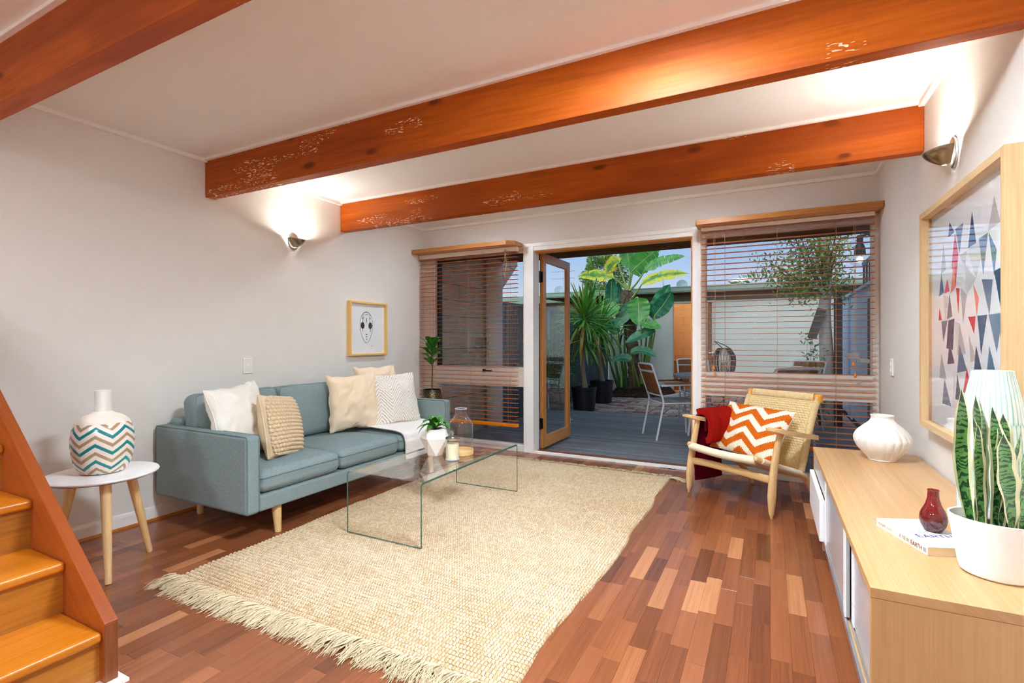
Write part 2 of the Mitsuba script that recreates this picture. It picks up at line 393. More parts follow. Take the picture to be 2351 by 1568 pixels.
# ------------------------------------------------------------------ windows and door
def wall_window(n, x0, x1, gx0, gx1, label):
    """Fixed frame with an upper pane, a deep middle rail and a lower pane."""
    k = f'window_{n}'; struct(k, label)
    put(k + '__jamb', box(x0, gx0, D + 0.012, YO, 0.0, 2.075), 'cream_gloss', smooth=False)
    put(k + '__jamb', box(gx1, x1, D + 0.012, YO, 0.0, 2.075), 'cream_gloss', smooth=False)
    put(k + '__head', box(gx0, gx1, D + 0.012, YO, 2.035, 2.075), 'cream_gloss', smooth=False)
    put(k + '__sill', cat(box(gx0, gx1, D + 0.0, YO, 0.0, 0.05), box(gx0, gx1, D + 0.05, YO - 0.02, 0.05, 0.062)), 'white_gloss', smooth=False)
    put(k + '__middle_rail', cat(box(gx0, gx1, D + 0.02, YO - 0.01, 0.66, 0.80), box(gx0, gx1, D + 0.035, YO, 0.80, 0.862)), 'cream_gloss', smooth=False)
    for (za, zb) in ((0.062, 0.66), (0.862, 2.035)):
        put(k + '__pane', grid(np.array([[[gx0, D + 0.08, za], [gx0, D + 0.08, zb]], [[gx1, D + 0.08, za], [gx1, D + 0.08, zb]]])), 'pane_glass', smooth=False)
    return k
k = wall_window(1, 0.0, 1.262, 0.155, 1.25, 'tall window with a deep cream middle rail left of the door')
put(k + '__stile', cat(box(0.155, 0.178, D + 0.045, D + 0.11, 0.862, 2.035), box(0.155, 1.25, D + 0.045, D + 0.11, 2.012, 2.035)), 'dark_metal', smooth=False)
put(k + '__latch', cat(rbox(0.80, 0.87, D + 0.012, D + 0.035, 0.808, 0.822, 0.004), rbox(0.765, 0.79, D + 0.005, D + 0.04, 0.80, 0.835, 0.005)), 'dark_metal', smooth=30)
k = wall_window(2, 2.962, W, 3.0, 4.185, 'tall window with a deep cream middle rail behind the woven armchair')
struct('door_1', 'white frame of the open doorway to the deck')
put('door_1__jamb', box(1.262, 1.372, D - 0.004, YO, 0.0, 2.085), 'white_gloss', smooth=False)
put('door_1__jamb', box(2.895, 2.962, D - 0.004, YO, 0.0, 2.085), 'white_gloss', smooth=False)
put('door_1__head', box(1.372, 2.895, D - 0.004, YO, 2.045, 2.085), 'white_gloss', smooth=False)
put('door_1__stop', box(2.878, 2.895, D + 0.03, YO, 0.02, 2.045), 'door_timber', smooth=False, uv=None)
put('door_1__stop', box(1.372, 2.878, D + 0.03, YO, 2.03, 2.045), 'door_timber', smooth=False)
put('door_1__architrave', cat(box(1.262, 2.962, D - 0.012, D - 0.004, 2.085, 2.118), box(1.335, 1.372, D - 0.012, D - 0.004, 0, 2.085), box(2.895, 2.935, D - 0.012, D - 0.004, 0, 2.085)), 'white_gloss', smooth=False)
put('door_1__threshold', cat(box(1.262, 2.962, 4.598, D + 0.045, 0.0, 0.018)), 'white_gloss', smooth=False)
put('door_1__sill_track', box(1.372, 2.895, D + 0.045, YO + 0.02, -0.03, 0.012), 'post_timber', smooth=False, uv=woodmap(0, 3))
labels['door_1__sill_track'] = {'label': 'dark reddish sill track'}
# the open leaf, swung out square to the wall
struct('door_2', 'glazed timber door leaf swung open onto the deck')
lx0, lx1, ly0, ly1 = 1.352, 1.390, 4.80, 5.595
for (ya, yb) in ((ly0, ly0 + 0.085), (ly1 - 0.085, ly1)):
    put('door_2__stile', rbox(lx0, lx1, ya, yb, 0.012, 2.055, 0.003, 1), 'door_timber', smooth=30, uv=woodmap(2, ya))
put('door_2__rail', rbox(lx0, lx1, ly0 + 0.085, ly1 - 0.085, 0.012, 0.13, 0.003, 1), 'door_timber', smooth=30, uv=woodmap(1, 3.3))
put('door_2__rail', rbox(lx0, lx1, ly0 + 0.085, ly1 - 0.085, 1.965, 2.055, 0.003, 1), 'door_timber', smooth=30, uv=woodmap(1, 4.1))
put('door_2__pane', grid(np.array([[[1.371, ly0 + 0.08, 0.125], [1.371, ly0 + 0.08, 1.97]], [[1.371, ly1 - 0.08, 0.125], [1.371, ly1 - 0.08, 1.97]]])), 'pane_glass', smooth=False)
for z in (0.27, 1.80):
    put('door_2__hinge', cat(tube([(1.366, 4.775, z - 0.06), (1.366, 4.775, z + 0.06)], 0.009, 10), box(1.352, 1.388, 4.795, 4.801, z - 0.055, z + 0.055), box(1.366, 1.374, 4.735, 4.775, z - 0.055, z + 0.055)), 'dark_metal', smooth=30)
put('door_2__bolt', cat(tube([(1.395, 5.585, 0.10), (1.395, 5.585, 0.24)], 0.007, 8), box(1.388, 1.402, 5.57, 5.60, 0.12, 0.16), tube([(1.395, 5.585, 0.20), (1.42, 5.62, 0.20)], 0.006, 8)), 'chrome', smooth=30)

# pelmet shelves above the blinds
def pelmet(x0, x1, lab, cut_left=False, round_left=False):
    k = thing('pelmet_shelf', lab, 'pelmet shelf')
    y0 = 4.385
    pts = [(x0, y0), (x1, y0), (x1, D - 0.001), (x0, D - 0.001)]
    if cut_left: pts = [(x0 + 0.05, y0), (x1 - 0.075, y0), (x1, y0 + 0.075), (x1, D - 0.001), (x0, D - 0.001), (x0, y0 + 0.0)]
    m = poly(Polygon(pts).buffer(-0.012).buffer(0.012, join_style=1), 0.04, axes((1, 0, 0), (0, 1, 0), (0, 0, 1), (0, 0, 2.09)))
    put(k + '__board', m, 'pelmet_timber', smooth=30, uv=woodmap(0, x0))
    for x in np.linspace(x0 + 0.25, x1 - 0.2, 3): put(k + '__bracket', box(x - 0.012, x + 0.012, D - 0.006, D - 0.001, 2.13, 2.20), 'wall_paint', smooth=False)
pelmet(0.002, 1.245, 'dark varnished timber pelmet shelf above the blind left of the door', cut_left=True)
pelmet(2.945, W - 0.002, 'orange-brown varnished timber pelmet shelf above the blind behind the armchair')

# venetian blinds
def blind(x0, x1, ztop, nsl, pitch, ladders, pulls, lab, tilt_bottom):
    k = thing('venetian_blind', lab, 'blind')
    yb = 4.535
    sl = rbox(x0, x1, yb - 0.025, yb + 0.025, -0.0015, 0.0015, 0.001, 1)
    first = None
    put(k + '__head_rail', rbox(x0, x1, yb - 0.026, yb + 0.03, ztop + 0.012, 2.088, 0.004, 1), 'cream_gloss', smooth=30)
    for i in range(nsl):
        z = ztop - pitch * i
        if first is None: first = put(k + '__slat', sl, 'slat_timber', smooth=False, M=move(0, 0, z))
        else: again(k + '__slat', first, move(0, 0, z + rng.normal(0, 0.0012)))
    zb = ztop - pitch * nsl
    put(k + '__bottom_rail', rbox(x0, x1, yb - 0.027, yb + 0.027, zb - 0.018, zb + 0.018, 0.008, 2), 'blind_rail', smooth=30); labels[k + '__bottom_rail'] = {'label': 'thick orange bottom rail'}
    for x in ladders:
        for dy in (-0.027, 0.027):
            put(k + '__ladder_cord', tube([(x, yb + dy, 2.05), (x + 0.002, yb + dy, zb)], 0.0011, 5), 'cord', smooth=True)
    for (x, z) in pulls:
        c = put(k + '__pull_cord', tube(spline([(x, yb - 0.03, 2.05), (x + 0.004, yb - 0.034, (2.05 + z) / 2), (x, yb - 0.034, z)], 8), 0.0012, 5), 'cord', smooth=True)
        put(k + '__tassel', lathe([(0, 0.03), (0.004, 0.03), (0.008, 0.014), (0.011, 0.004), (0.009, -0.004), (0, -0.006)], 12, move(x, yb - 0.034, z)), 'blind_rail', smooth=True)
    return k, zb
mat('blind_rail', lin(214, 120, 20), 0.3, 0.5)
blind(0.008, 1.228, 2.028, 39, 0.0449, (0.16, 0.655, 1.13), (), 'lowered timber venetian blind on the window left of the door', 0)
kb = 'venetian_blind'
put(kb + '__pull_cord', cat(*[tube(spline([(1.10 + a, 4.50, 2.06), (1.10 + b, 4.495, 1.9), (1.10 - a, 4.497, 1.83), (1.10 + c, 4.50, 1.78)], 14), 0.0016, 5) for a, b, c in ((0.0, 0.02, 0.0), (0.012, -0.015, 0.01), (-0.012, 0.012, -0.01), (0.006, 0.022, 0.014))]), 'cord', smooth=True)
blind(2.975, 4.185, 2.043, 39, 0.0449, (3.16, 3.545, 3.94), ((3.075, 0.895), (3.085, 0.835), (4.05, 0.945), (4.06, 0.86)), 'lowered timber venetian blind on the window behind the armchair', 0)

# ------------------------------------------------------------------ staircase on the left, running up to the left wall
st = thing('staircase', 'orange timber staircase with a solid sloping stringer at the left edge', 'staircase')
nose = [(1.537 - 0.252 * i, 0.176 + 0.183 * i) for i in range(7)]
for i, (x, z) in enumerate(nose):
    xe = max(x - 0.285, 0.003); zb = z - 0.183
    put(st + '__tread', rbox(xe, x, 0.02, 0.853, z - 0.034, z, 0.012, 3), 'tread_timber', smooth=30, uv=woodmap(1, 1.7 * i))
    put(st + '__riser', box(xe + 0.26 - 0.012, xe + 0.26 + 0.004, 0.02, 0.853, max(zb, 0.001) + (0.0005 if i else 0), z - 0.034), 'riser_timber', smooth=False, uv=lambda v, i=i: np.stack([v[:, 1] + 2.3 * i, v[:, 2] + 0.3 * i], 1)) if x > 0.3 else None
top = [(1.548, 0.0), (1.548, 0.205), (1.548 - 1.545, 0.205 + 1.545 * 0.787), (0.003, 0.205 + 1.545 * 0.787 - 0.35), (0.003, 0.9), (1.0, 0.0)]
put(st + '__stringer', poly(Polygon(top).buffer(-0.004).buffer(0.004), 0.038, axes((1, 0, 0), (0, 0, 1), (0, -1, 0), (0, 0.889, 0.001))), 'stringer_timber', smooth=30, uv=lambda v: np.stack([-v[:, 0] * 0.786 + v[:, 2] * 0.618, v[:, 0] * 0.618 + v[:, 2] * 0.786 + v[:, 1]], 1))
put(st + '__newel_face', box(1.546, 1.5505, 0.8515, 0.8885, 0.012, 0.200), 'post_timber', smooth=False, uv=woodmap(2, 4)); labels[st + '__newel_face'] = {'label': 'dark worn end grain of the stringer'}
put(st + '__white_plinth', box(1.40, 1.585, 0.80, 0.905, 0.0005, 0.011), 'white_gloss', smooth=False); labels[st + '__white_plinth'] = {'label': 'white painted foot block'}
# ------------------------------------------------------------------ fabrics and other furnishing materials
_s0, _s1 = mi.Color3f(*lin(112, 127, 128)), mi.Color3f(*lin(148, 163, 162))
def sofa_fn(p, n, uv):
    a = mikit.noise(p.x * 240, p.y * 900, p.z * 240); b = mikit.noise(p.x * 900, p.y * 240, p.z * 900)
    return dr.lerp(_s0, _s1, dr.clip(0.5 + (a - 0.5) * 0.8 + (b - 0.5) * 0.8, 0, 1))
mat('sofa_cloth', sofa_fn, 0.85, 0.25, sheen=0.3)
mat('sofa_piping', lin(108, 124, 127), 0.85, 0.2)
def linen_fn(base):
    base = mi.Color3f(*base)
    def fn(p, n, uv):
        return base * (0.90 + 0.10 * mikit.noise(p.x * 700, p.y * 300, p.z * 700) + 0.10 * mikit.noise(p.x * 300, p.y * 800, p.z * 300))
    return fn
mat('cream_cloth', linen_fn(lin(236, 213, 182)), 0.9, 0.15)
mat('white_cloth', linen_fn(lin(236, 230, 218)), 0.9, 0.15)
mat('beige_knit', linen_fn(lin(214, 190, 156)), 0.9, 0.15)
mat('throw_white', linen_fn(lin(238, 234, 228)), 0.9, 0.15)
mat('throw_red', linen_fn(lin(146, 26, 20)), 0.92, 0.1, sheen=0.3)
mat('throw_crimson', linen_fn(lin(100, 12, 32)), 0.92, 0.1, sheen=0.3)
_cw, _ck = mi.Color3f(*lin(238, 230, 216)), mi.Color3f(*lin(52, 48, 46))
def tri(x):
    return dr.abs(x - dr.floor(x) - 0.5) * 2
def chev_fn(p, n, uv):
    v = uv.y * 15.0 + tri(uv.x * 2.3 + 0.25) * 4.0
    f = v - dr.floor(v); dash = tri(uv.x * 80.0) > 0.24
    line = (dr.abs(f - 0.5) < 0.10) & dash
    return dr.select(line, dr.lerp(_ck, _cw, 0.25 * mikit.cell_rand(dr.floor(v), dr.floor(uv.x * 46))), _cw)
mat('chevron_cloth', chev_fn, 0.9, 0.15)
_kw, _ko = mi.Color3f(*lin(240, 228, 204)), mi.Color3f(*lin(204, 98, 28))
def kilim_fn(p, n, uv):
    st = 0.022; x = (dr.floor(uv.x / st) + 0.5) * st
    v = uv.y * 3.7 + tri(x * 2.25 + 0.35) * 0.84 + 0.1
    q = (dr.floor(v / 0.06) + 0.0) * 0.06
    f = v - dr.floor(v)
    c = dr.select(f < 0.52, _ko, _kw)
    return c * (0.88 + 0.24 * mikit.noise(uv.x * 160, uv.y * 60, 1.0))
mat('kilim_cloth', kilim_fn, 0.92, 0.1)
_j = [mi.Color3f(*lin(*c)) for c in ((158, 124, 86), (200, 174, 138), (222, 204, 176))]
def rug_fn(p, n, uv):
    r = mikit.cell_rand(dr.floor(uv.x), dr.floor(uv.y), 3); g = mikit.noise(p.x * 220, p.y * 260, 1.0)
    big = mikit.fbm(p.x * 1.2, p.y * 3.0, 4.0, 2)
    t = dr.clip(0.62 + (r - 0.5) * 0.34 + (g - 0.5) * 0.5 + (big - 0.5) * 0.5, 0, 1)
    fx_, fy_ = dr.abs(uv.x - dr.floor(uv.x) - 0.5), dr.abs(uv.y - dr.floor(uv.y) - 0.5)
    c = dr.select(t < 0.5, dr.lerp(_j[0], _j[1], t * 2), dr.lerp(_j[1], _j[2], t * 2 - 1))
    gap_tan = (fy_ > 0.5 - 0.10 * (0.4 + g)) | (fx_ > 0.5 - 0.09 * (0.3 + g))      # tan colour in the gaps between rows and loops
    return dr.select(gap_tan, mi.Color3f(*lin(150, 112, 72)) * (0.8 + 0.4 * g), c)
mat('jute', rug_fn, 0.95, 0.1)
mat('jute_fringe', linen_fn(lin(214, 194, 158)), 0.95, 0.1)
mat('paper_cord', linen_fn(lin(226, 198, 146)), 0.7, 0.3)
mat('paper_cord_pale', linen_fn(lin(234, 220, 192)), 0.7, 0.3)
mat('chair_cap', lin(226, 152, 40), 0.45, 0.4)
mat('glass_edge', lin(34, 84, 76), 0.12, 0.7)
mat('candle_wax', lin(238, 230, 196), 0.45, 0.5)
mat('planter_soil', lin(104, 84, 62), 0.95, 0.1)

def pillow(w, h, t, n=26, pinch=0.07, wr=0.004, seed=0):
    """Cushion in the local xy plane, front along +z; uv runs 0..1 over the front."""
    a = np.sin(np.linspace(-1, 1, n) * math.pi / 2)
    U, V = np.meshgrid(a, a, indexing='ij')
    x = w / 2 * U * (1 - pinch * (1 - V * V)); y = h / 2 * V * (1 - pinch * (1 - U * U))
    z = t / 2 * np.clip((1 - U ** 2) * (1 - V ** 2), 0, 1) ** 0.42
    nz = (meshkit.fbm(np.stack([U * 3, V * 3, U * 0 + seed], -1), 3, seed) - 0.5) * wr * 6 * ((1 - U ** 2) * (1 - V ** 2)) ** 0.3
    edge = (meshkit.noise(np.stack([U * 9, V * 9, U * 0 + 3 + seed], -1), seed) - 0.5) * wr * 3 * np.clip(np.maximum(abs(U), abs(V)) - 0.5, 0, 1)
    wob = np.clip(np.maximum(abs(U), abs(V)) - 0.55, 0, 1) / 0.45 * wr * 1.6
    q3 = np.stack([U * 5.5, V * 5.5, U * 0 + 7.3 + seed], -1)
    x = x + wob * (meshkit.noise(q3, seed + 1) - 0.5) * 2; y = y + wob * (meshkit.noise(q3, seed + 2) - 0.5) * 2
    f = grid(np.stack([x, y, z + (nz + edge) * (z > 0)], -1)); b = grid(np.stack([x, y, -z + nz * (z > 0)], -1), flip=True)
    uv = np.stack([(U + 1) / 2, (V + 1) / 2], -1).reshape(-1, 2)
    return f, b, uv

def seam(w, h, pinch, r, off=0.0, n=40, wr=0.0, seed=0):
    a = np.linspace(-1, 1, n); e = np.ones(n)
    pts = [(u, -1) for u in a] + [(1, v) for v in a[1:]] + [(u, 1) for u in a[::-1][1:]] + [(-1, v) for v in a[::-1][1:]]
    P = np.array([[w / 2 * u * (1 - pinch * (1 - v * v)), h / 2 * v * (1 - pinch * (1 - u * u)), off] for u, v in pts])
    q3 = np.array([[u * 5.5, v * 5.5, 7.3 + seed] for u, v in pts])
    P[:, 0] += wr * 1.6 * (meshkit.noise(q3, seed + 1) - 0.5) * 2; P[:, 1] += wr * 1.6 * (meshkit.noise(q3, seed + 2) - 0.5) * 2
    return tube(P, r, 6, caps=False)

def cushion(lab, c, n, up, w, h, t, front, back=None, pinch=0.07, wr=0.004, seed=0, piping=None, group='cushions on the sofa', cat_='cushion'):
    k = thing('cushion', lab, cat_, group); M = frame4(c, n, up)
    f, b, uv = pillow(w, h, t, 40, pinch, wr, seed)
    put(k + '__front', xf(f, M), front, smooth=True, uv=uv)
    put(k + '__back_cover', xf(b, M), back or front, smooth=True, uv=uv)
    put(k + '__seam', xf(seam(w, h, pinch, 0.0035 if piping else 0.0018, wr=wr, seed=seed), M), piping or back or front, smooth=True)
    return k, M

def leaf(C, S, Wd, fold=0.25, m=5, N=None, wave=0.0, seed=0):
    """Blade around the midrib points C with side directions S and half widths Wd; fold lifts the edges along N."""
    C = np.asarray(C, float); n = len(C); Wd = np.asarray(Wd, float)
    t = np.gradient(C, axis=0); t /= np.linalg.norm(t, axis=1, keepdims=True) + 1e-12
    S = np.broadcast_to(np.asarray(S, float), (n, 3)); S = S - t * (S * t).sum(1, keepdims=True); S /= np.linalg.norm(S, axis=1, keepdims=True) + 1e-12
    Nn = np.cross(S, t); u = np.linspace(-1, 1, m)
    wv = wave * np.sin(np.arange(n)[:, None] * 1.3 + seed + 2 * np.sign(u)[None]) * np.abs(u)[None] ** 2
    P = C[:, None] + S[:, None] * (u[None, :, None] * Wd[:, None, None]) + Nn[:, None] * ((np.abs(u)[None] ** 1.2 * fold + wv)[..., None] * Wd[:, None, None])
    uv = np.stack([np.broadcast_to(u, (n, m)), np.broadcast_to(np.linspace(0, 1, n)[:, None], (n, m))], -1).reshape(-1, 2)
    return grid(P), uv

# ------------------------------------------------------------------ sofa
sofa = thing('sofa', 'blue-grey fabric sofa on tapered pale wooden legs against the left wall', 'sofa')
SX0, SX1, SY0, SY1 = 0.03, 0.930, 1.788, 3.772
AT = 0.085
for (ya, yb) in ((SY0, SY0 + AT), (SY1 - AT, SY1)):
    k = put(sofa + '__arm', rbox(SX0, SX1, ya, yb, 0.162, 0.606, 0.022, 4), 'sofa_cloth', smooth=50)
    for yy in (ya + 0.006, yb - 0.006):
        q = 0.016
        xa, xb, zt = SX0 + 0.004, SX1 - 0.004, 0.602
        pts = [(xa, yy, 0.2), (xa, yy, zt - 0.02)] + [(xa + 0.02 - 0.02 * math.cos(t), yy, zt - 0.02 + 0.02 * math.sin(t)) for t in np.linspace(0.2, 1.5, 6)] + [(0.3, yy, zt), (0.6, yy, zt)] + [(xb - 0.02 + 0.02 * math.sin(t), yy, zt - 0.02 + 0.02 * math.cos(t)) for t in np.linspace(0.05, 1.5, 6)] + [(xb, yy, zt - 0.03), (xb, yy, 0.18)]
        put(k + '__piping', tube(pts, 0.0032, 6), 'sofa_piping', smooth=True)
put(sofa + '__base', rbox(SX0, SX1 - 0.005, SY0 + AT - 0.006, SY1 - AT + 0.006, 0.165, 0.258, 0.014, 3), 'sofa_cloth', smooth=50)
put(sofa + '__back', rbox(SX0, SX0 + 0.13, SY0 + AT - 0.006, SY1 - AT + 0.006, 0.25, 0.64, 0.03, 3), 'sofa_cloth', smooth=50)
def soft(ax, amp, seed):
    def f(P):
        o = np.zeros_like(P); q = [(1 - np.clip(np.abs(P[:, k]), 0, 1) ** 2.5) for k in range(3) if k != ax]
        o[:, ax] = np.sign(P[:, ax]) * amp * q[0] * q[1] * (np.abs(P[:, ax]) > 0.3)
        nz = (meshkit.fbm(P * 2.2 + seed, 3, seed) - 0.5) * 0.006
        o += nz[:, None] * P
        return o
    return f
cy = np.linspace(SY0 + AT + 0.002, SY1 - AT - 0.002, 4)
for i in range(3):
    a, b = cy[i] + 0.002, cy[i + 1] - 0.002
    k = put(sofa + '__seat_cushion', rbox(0.20, SX1 - 0.002, a, b, 0.262, 0.392, 0.045, 4, soft(2, 0.022, i), 16), 'sofa_cloth', smooth=60)
    loop = lambda z, rr=0.03: np.array([(0.22 + rr, a, z), (SX1 - rr, a, z), (SX1 - rr * .3, a + rr * .3, z), (SX1, a + rr, z), (SX1, b - rr, z), (SX1 - rr * .3, b - rr * .3, z), (SX1 - rr, b, z), (0.22 + rr, b, z)])
    put(k + '__piping', tube(loop(0.352), 0.0022, 6), 'sofa_piping', smooth=True)
    Mb = frame4((0.262, (a + b) / 2, 0.60), nrm((1, 0, 0.17)), (0, 0, 1))
    hb = 0.20
    k = put(sofa + '__back_cushion', xf(rbox(-(b - a) / 2, (b - a) / 2, -hb, hb + 0.002, -0.085, 0.075, 0.05, 4, soft(2, 0.022, i + 5), 14), Mb), 'sofa_cloth', smooth=60)
    w2 = (b - a) / 2 - 0.014
    hh = hb - 0.010
    lp = [(-w2, -hb + .03, 0.058), (-w2, hh - .03, 0.058)] + [(-w2 + .03 - .03 * math.cos(t), hh - .03 + .03 * math.sin(t), 0.058) for t in np.linspace(0.1, 1.5, 6)] + [(w2 - .03 + .03 * math.sin(t), hh - .03 + .03 * math.cos(t), 0.058) for t in np.linspace(0.05, 1.5, 6)] + [(w2, -hb + .03, 0.058)]
    put(k + '__piping', xf(tube(lp, 0.0028, 6), Mb), 'sofa_piping', smooth=True)
for (x, y) in ((0.885, 2.02), (0.885, 3.54), (0.15, 2.0), (0.15, 3.55)):
    dx = 0.012 if x > 0.5 else 0
    put(sofa + '__leg', tube([(x - dx - 0.005, y, 0.168), (x, y, 0.002), (x, y, 0.0005)], [0.029, 0.018, 0.017], 20), 'oak_light', smooth=40, uv=woodmap(2, x + y))

cushion('square off-white cushion with piped edge in the near corner of the sofa', (0.50, 2.045, 0.632), (0.90, 0.30, 0.26), (-0.28, -0.14, 1), 0.47, 0.47, 0.19, 'white_cloth', seed=1, wr=0.007, pinch=0.09, piping='white_cloth')
# bobble-knit cushion
kk = thing('cushion', 'beige bobble-knit cushion with a plain back leaning on the off-white one', 'cushion', 'cushions on the sofa')
Mk = frame4((0.655, 2.215, 0.582), (0.87, 0.38, 0.24), (-0.24, 0.06, 1))
wk, hk, tk = 0.38, 0.40, 0.19
nb = 193
a = np.linspace(-1, 1, nb); U, V = np.meshgrid(a, a, indexing='ij')
x = wk / 2 * U * (1 - 0.06 * (1 - V * V)); y = hk / 2 * V * (1 - 0.06 * (1 - U * U)); base = np.clip((1 - U ** 2) * (1 - V ** 2), 0, 1) ** 0.42
row = np.floor((V + 1) * 8.0); ph = (U + 1) * 8.0 + 0.5 * (row % 2)
bob = np.sqrt(np.clip(1 - (2 * (ph - np.floor(ph)) - 1) ** 2 - (2 * ((V + 1) * 8.0 - row) - 1) ** 2, 0, 1)) * 0.013
Pk = np.stack([x, y, tk / 2 * base], -1); du, dv = np.gradient(Pk, axis=0), np.gradient(Pk, axis=1); nk = np.cross(du, dv); nk /= np.linalg.norm(nk, axis=2, keepdims=True) + 1e-12
Pk = Pk + nk * (bob * (base > 0.30))[..., None]
put(kk + '__front', xf(grid(Pk), Mk), 'beige_knit', smooth=True)
f, b, uv = pillow(wk, hk, tk, 30, 0.06, 0.005, 4)
put(kk + '__back_cover', xf(b, Mk), 'beige_knit', smooth=True)
put(kk + '__seam', xf(seam(wk, hk, 0.06, 0.006), Mk), 'beige_knit', smooth=True)
cushion('plain square cream cushion in the middle of the sofa', (0.475, 3.045, 0.640), (0.95, -0.25, 0.16), (-0.16, 0.05, 1), 0.45, 0.46, 0.19, 'cream_cloth', seed=8, wr=0.010, pinch=0.09)
cushion('plain cream cushion standing highest, half hidden behind the patterned one', (0.36, 3.47, 0.70), (0.93, -0.18, 0.30), (-0.3, 0.05, 1), 0.44, 0.44, 0.15, 'cream_cloth', seed=12, wr=0.008, pinch=0.09)
cushion('white cushion with fine black stitched zigzag lines at the far end of the sofa', (0.585, 3.415, 0.635), (0.90, -0.30, 0.32), (-0.32, 0.10, 1), 0.46, 0.46, 0.17, 'chevron_cloth', 'white_cloth', seed=5, wr=0.006, pinch=0.09)

# throw over the third seat
kt = thing('throw_blanket', 'white throw blanket spread over the far seat of the sofa, hanging down its front', 'blanket')
ys = np.linspace(3.10, 3.655, 40); path = spline([(0.42, 0.432), (0.62, 0.428), (0.80, 0.42), (0.905, 0.408), (0.942, 0.385), (0.952, 0.33), (0.953, 0.26), (0.954, 0.20)], 46)
ring = np.vstack([path, (path + np.array([0.004, 0.006]))[::-1]])
P = np.zeros((len(ring), len(ys), 3))
for j, yv in enumerate(ys):
    w = meshkit.fbm(np.stack([ring[:, 0] * 6, np.full(len(ring), yv * 7), ring[:, 1] * 6], -1), 3, 3) - 0.5
    slant = 0.04 * (yv - 3.3)
    P[:, j] = np.stack([ring[:, 0] + 0.012 * np.abs(w) + np.where(ring[:, 1] < 0.35, 0.004 * np.sin(yv * 40) + 0.006, 0), yv + 0.05 * np.clip(0.4 - ring[:, 1], 0, 1) + 0.10 * np.clip(0.6 - ring[:, 0], 0, 1), ring[:, 1] + 0.010 * np.abs(w) + 0.003], -1)
put(kt + '__cloth', grid(P, closed_u=True, flip=True), 'throw_white', smooth=True)

# ------------------------------------------------------------------ jute rug
rug = thing('rug', 'large chunky-woven natural jute rug with fringed ends on the parquet', 'rug')
RX0, RX1, RY0, RY1 = 0.955, 2.765, 1.395, 4.285
px, py = 0.0150, 0.0230
nx, ny = 484, 627
xs = np.linspace(0, 1, nx); yv = np.linspace(0, 1, ny); X0, Y0 = np.meshgrid(xs, yv, indexing='ij')
Yw = RY0 + Y0 * (RY1 - RY0)
el = RX0 + 0.012 * (meshkit.noise(np.stack([Yw * 5, Yw * 0, Yw * 0], -1), 2) - 0.5) * 2 + 0.02 * np.sin(Yw * 1.7)
er = RX1 + 0.018 * (meshkit.noise(np.stack([Yw * 4, Yw * 0 + 3, Yw * 0], -1), 4) - 0.5) * 2 + 0.012 * np.sin(Yw * 2.3 + 1)
Xw = el + X0 * (er - el)
Yw = Yw + 0.012 * np.sin(Xw * 3.1 + 1) * (0.3 + 0.7 * (1 - Y0)) + 0.03 * (1 - Y0) * (X0 - 0.5) ** 2 - 0.022 * Y0 * X0
r = np.floor((Yw - 1.2) / py); off = 0.30 * meshkit.noise(np.stack([r * 1.7, Xw * 6, Xw * 0], -1), 6)
ax_ = Xw / px + off; ay = (Yw - 1.2) / py
hgt = 0.002 + 0.0145 * np.clip(np.abs(np.sin(np.pi * ay)), 0, 1) ** 0.55 * (0.50 + 0.50 * np.abs(np.sin(np.pi * ax_)) ** 0.7) + 0.003 * (meshkit.noise(np.stack([Xw * 60, Yw * 60, Xw * 0], -1), 9) - 0.5)
edge = np.minimum(np.minimum(X0, 1 - X0) * nx, np.minimum(Y0, 1 - Y0) * ny); hgt = np.where(edge < 0.5, 0.0006, hgt)
put(rug + '__weave', grid(np.stack([Xw, Yw, hgt], -1)), 'jute', smooth=True, uv=np.stack([ax_.ravel() + 100, ay.ravel() + 100], 1))
def fringe(yedge, sgn, n, L):
    ms = []; per = 9; cl = None
    for i in range(n):
        if i % per == 0: cl = (rng.normal(-0.012, 0.022), rng.uniform(0.7, 1.2), rng.uniform(0.0, 0.008), RX0 - 0.015 + (RX1 - RX0 + 0.03) * (i + per / 2 + rng.uniform(-2, 2)) / n)
        xb = cl[3] + rng.normal(0, 0.0055)
        yb = yedge + 0.012 * math.sin(xb * 3.1 + 1) * (1 if sgn < 0 else 0.3) + (0.03 * ((xb - RX0) / (RX1 - RX0) - 0.5) ** 2 if sgn < 0 else -0.022 * (xb - RX0) / (RX1 - RX0))
        l = L * cl[1] * rng.uniform(0.7, 1.1); dx = cl[0] + rng.normal(0, 0.010); z0 = rng.uniform(0.004, 0.014) + cl[2]; w = rng.normal(0, 0.008)
        p = spline([(xb, yb - sgn * 0.010, z0), (xb + dx * 0.3 + w, yb + sgn * l * 0.35, z0 + rng.uniform(0, 0.010)), (xb + dx * 0.7 - w, yb + sgn * l * 0.7, 0.006 + rng.uniform(0, 0.006)), (xb + dx, yb + sgn * l, 0.0022)], 7)
        ms.append(tube(p, np.linspace(1, 0.35, len(p)) * 0.0026 * rng.uniform(0.8, 1.4), 4, caps=False))
    return cat(ms)
put(rug + '__fringe', fringe(RY0, -1, 1700, 0.105), 'jute_fringe', smooth=True); labels[rug + '__fringe'] = {'kind': 'stuff', 'label': 'pale frayed fringe'}
put(rug + '__fringe', fringe(RY1, 1, 900, 0.05), 'jute_fringe', smooth=True); labels[rug + '__fringe_001'] = {'kind': 'stuff', 'label': 'short frayed far fringe'}
ms = []
for i in range(26):
    a = rng.normal(-0.1, 0.25); l = rng.uniform(0.07, 0.15); b0 = np.array([2.755, 4.245 + rng.normal(0, 0.008), 0.008])
    ms.append(tube(bez(b0, b0 + [l * .5, l * .5 * a, 0.02], b0 + [l * math.cos(a), l * math.sin(a), -0.0055], 6), 0.0018, 4))
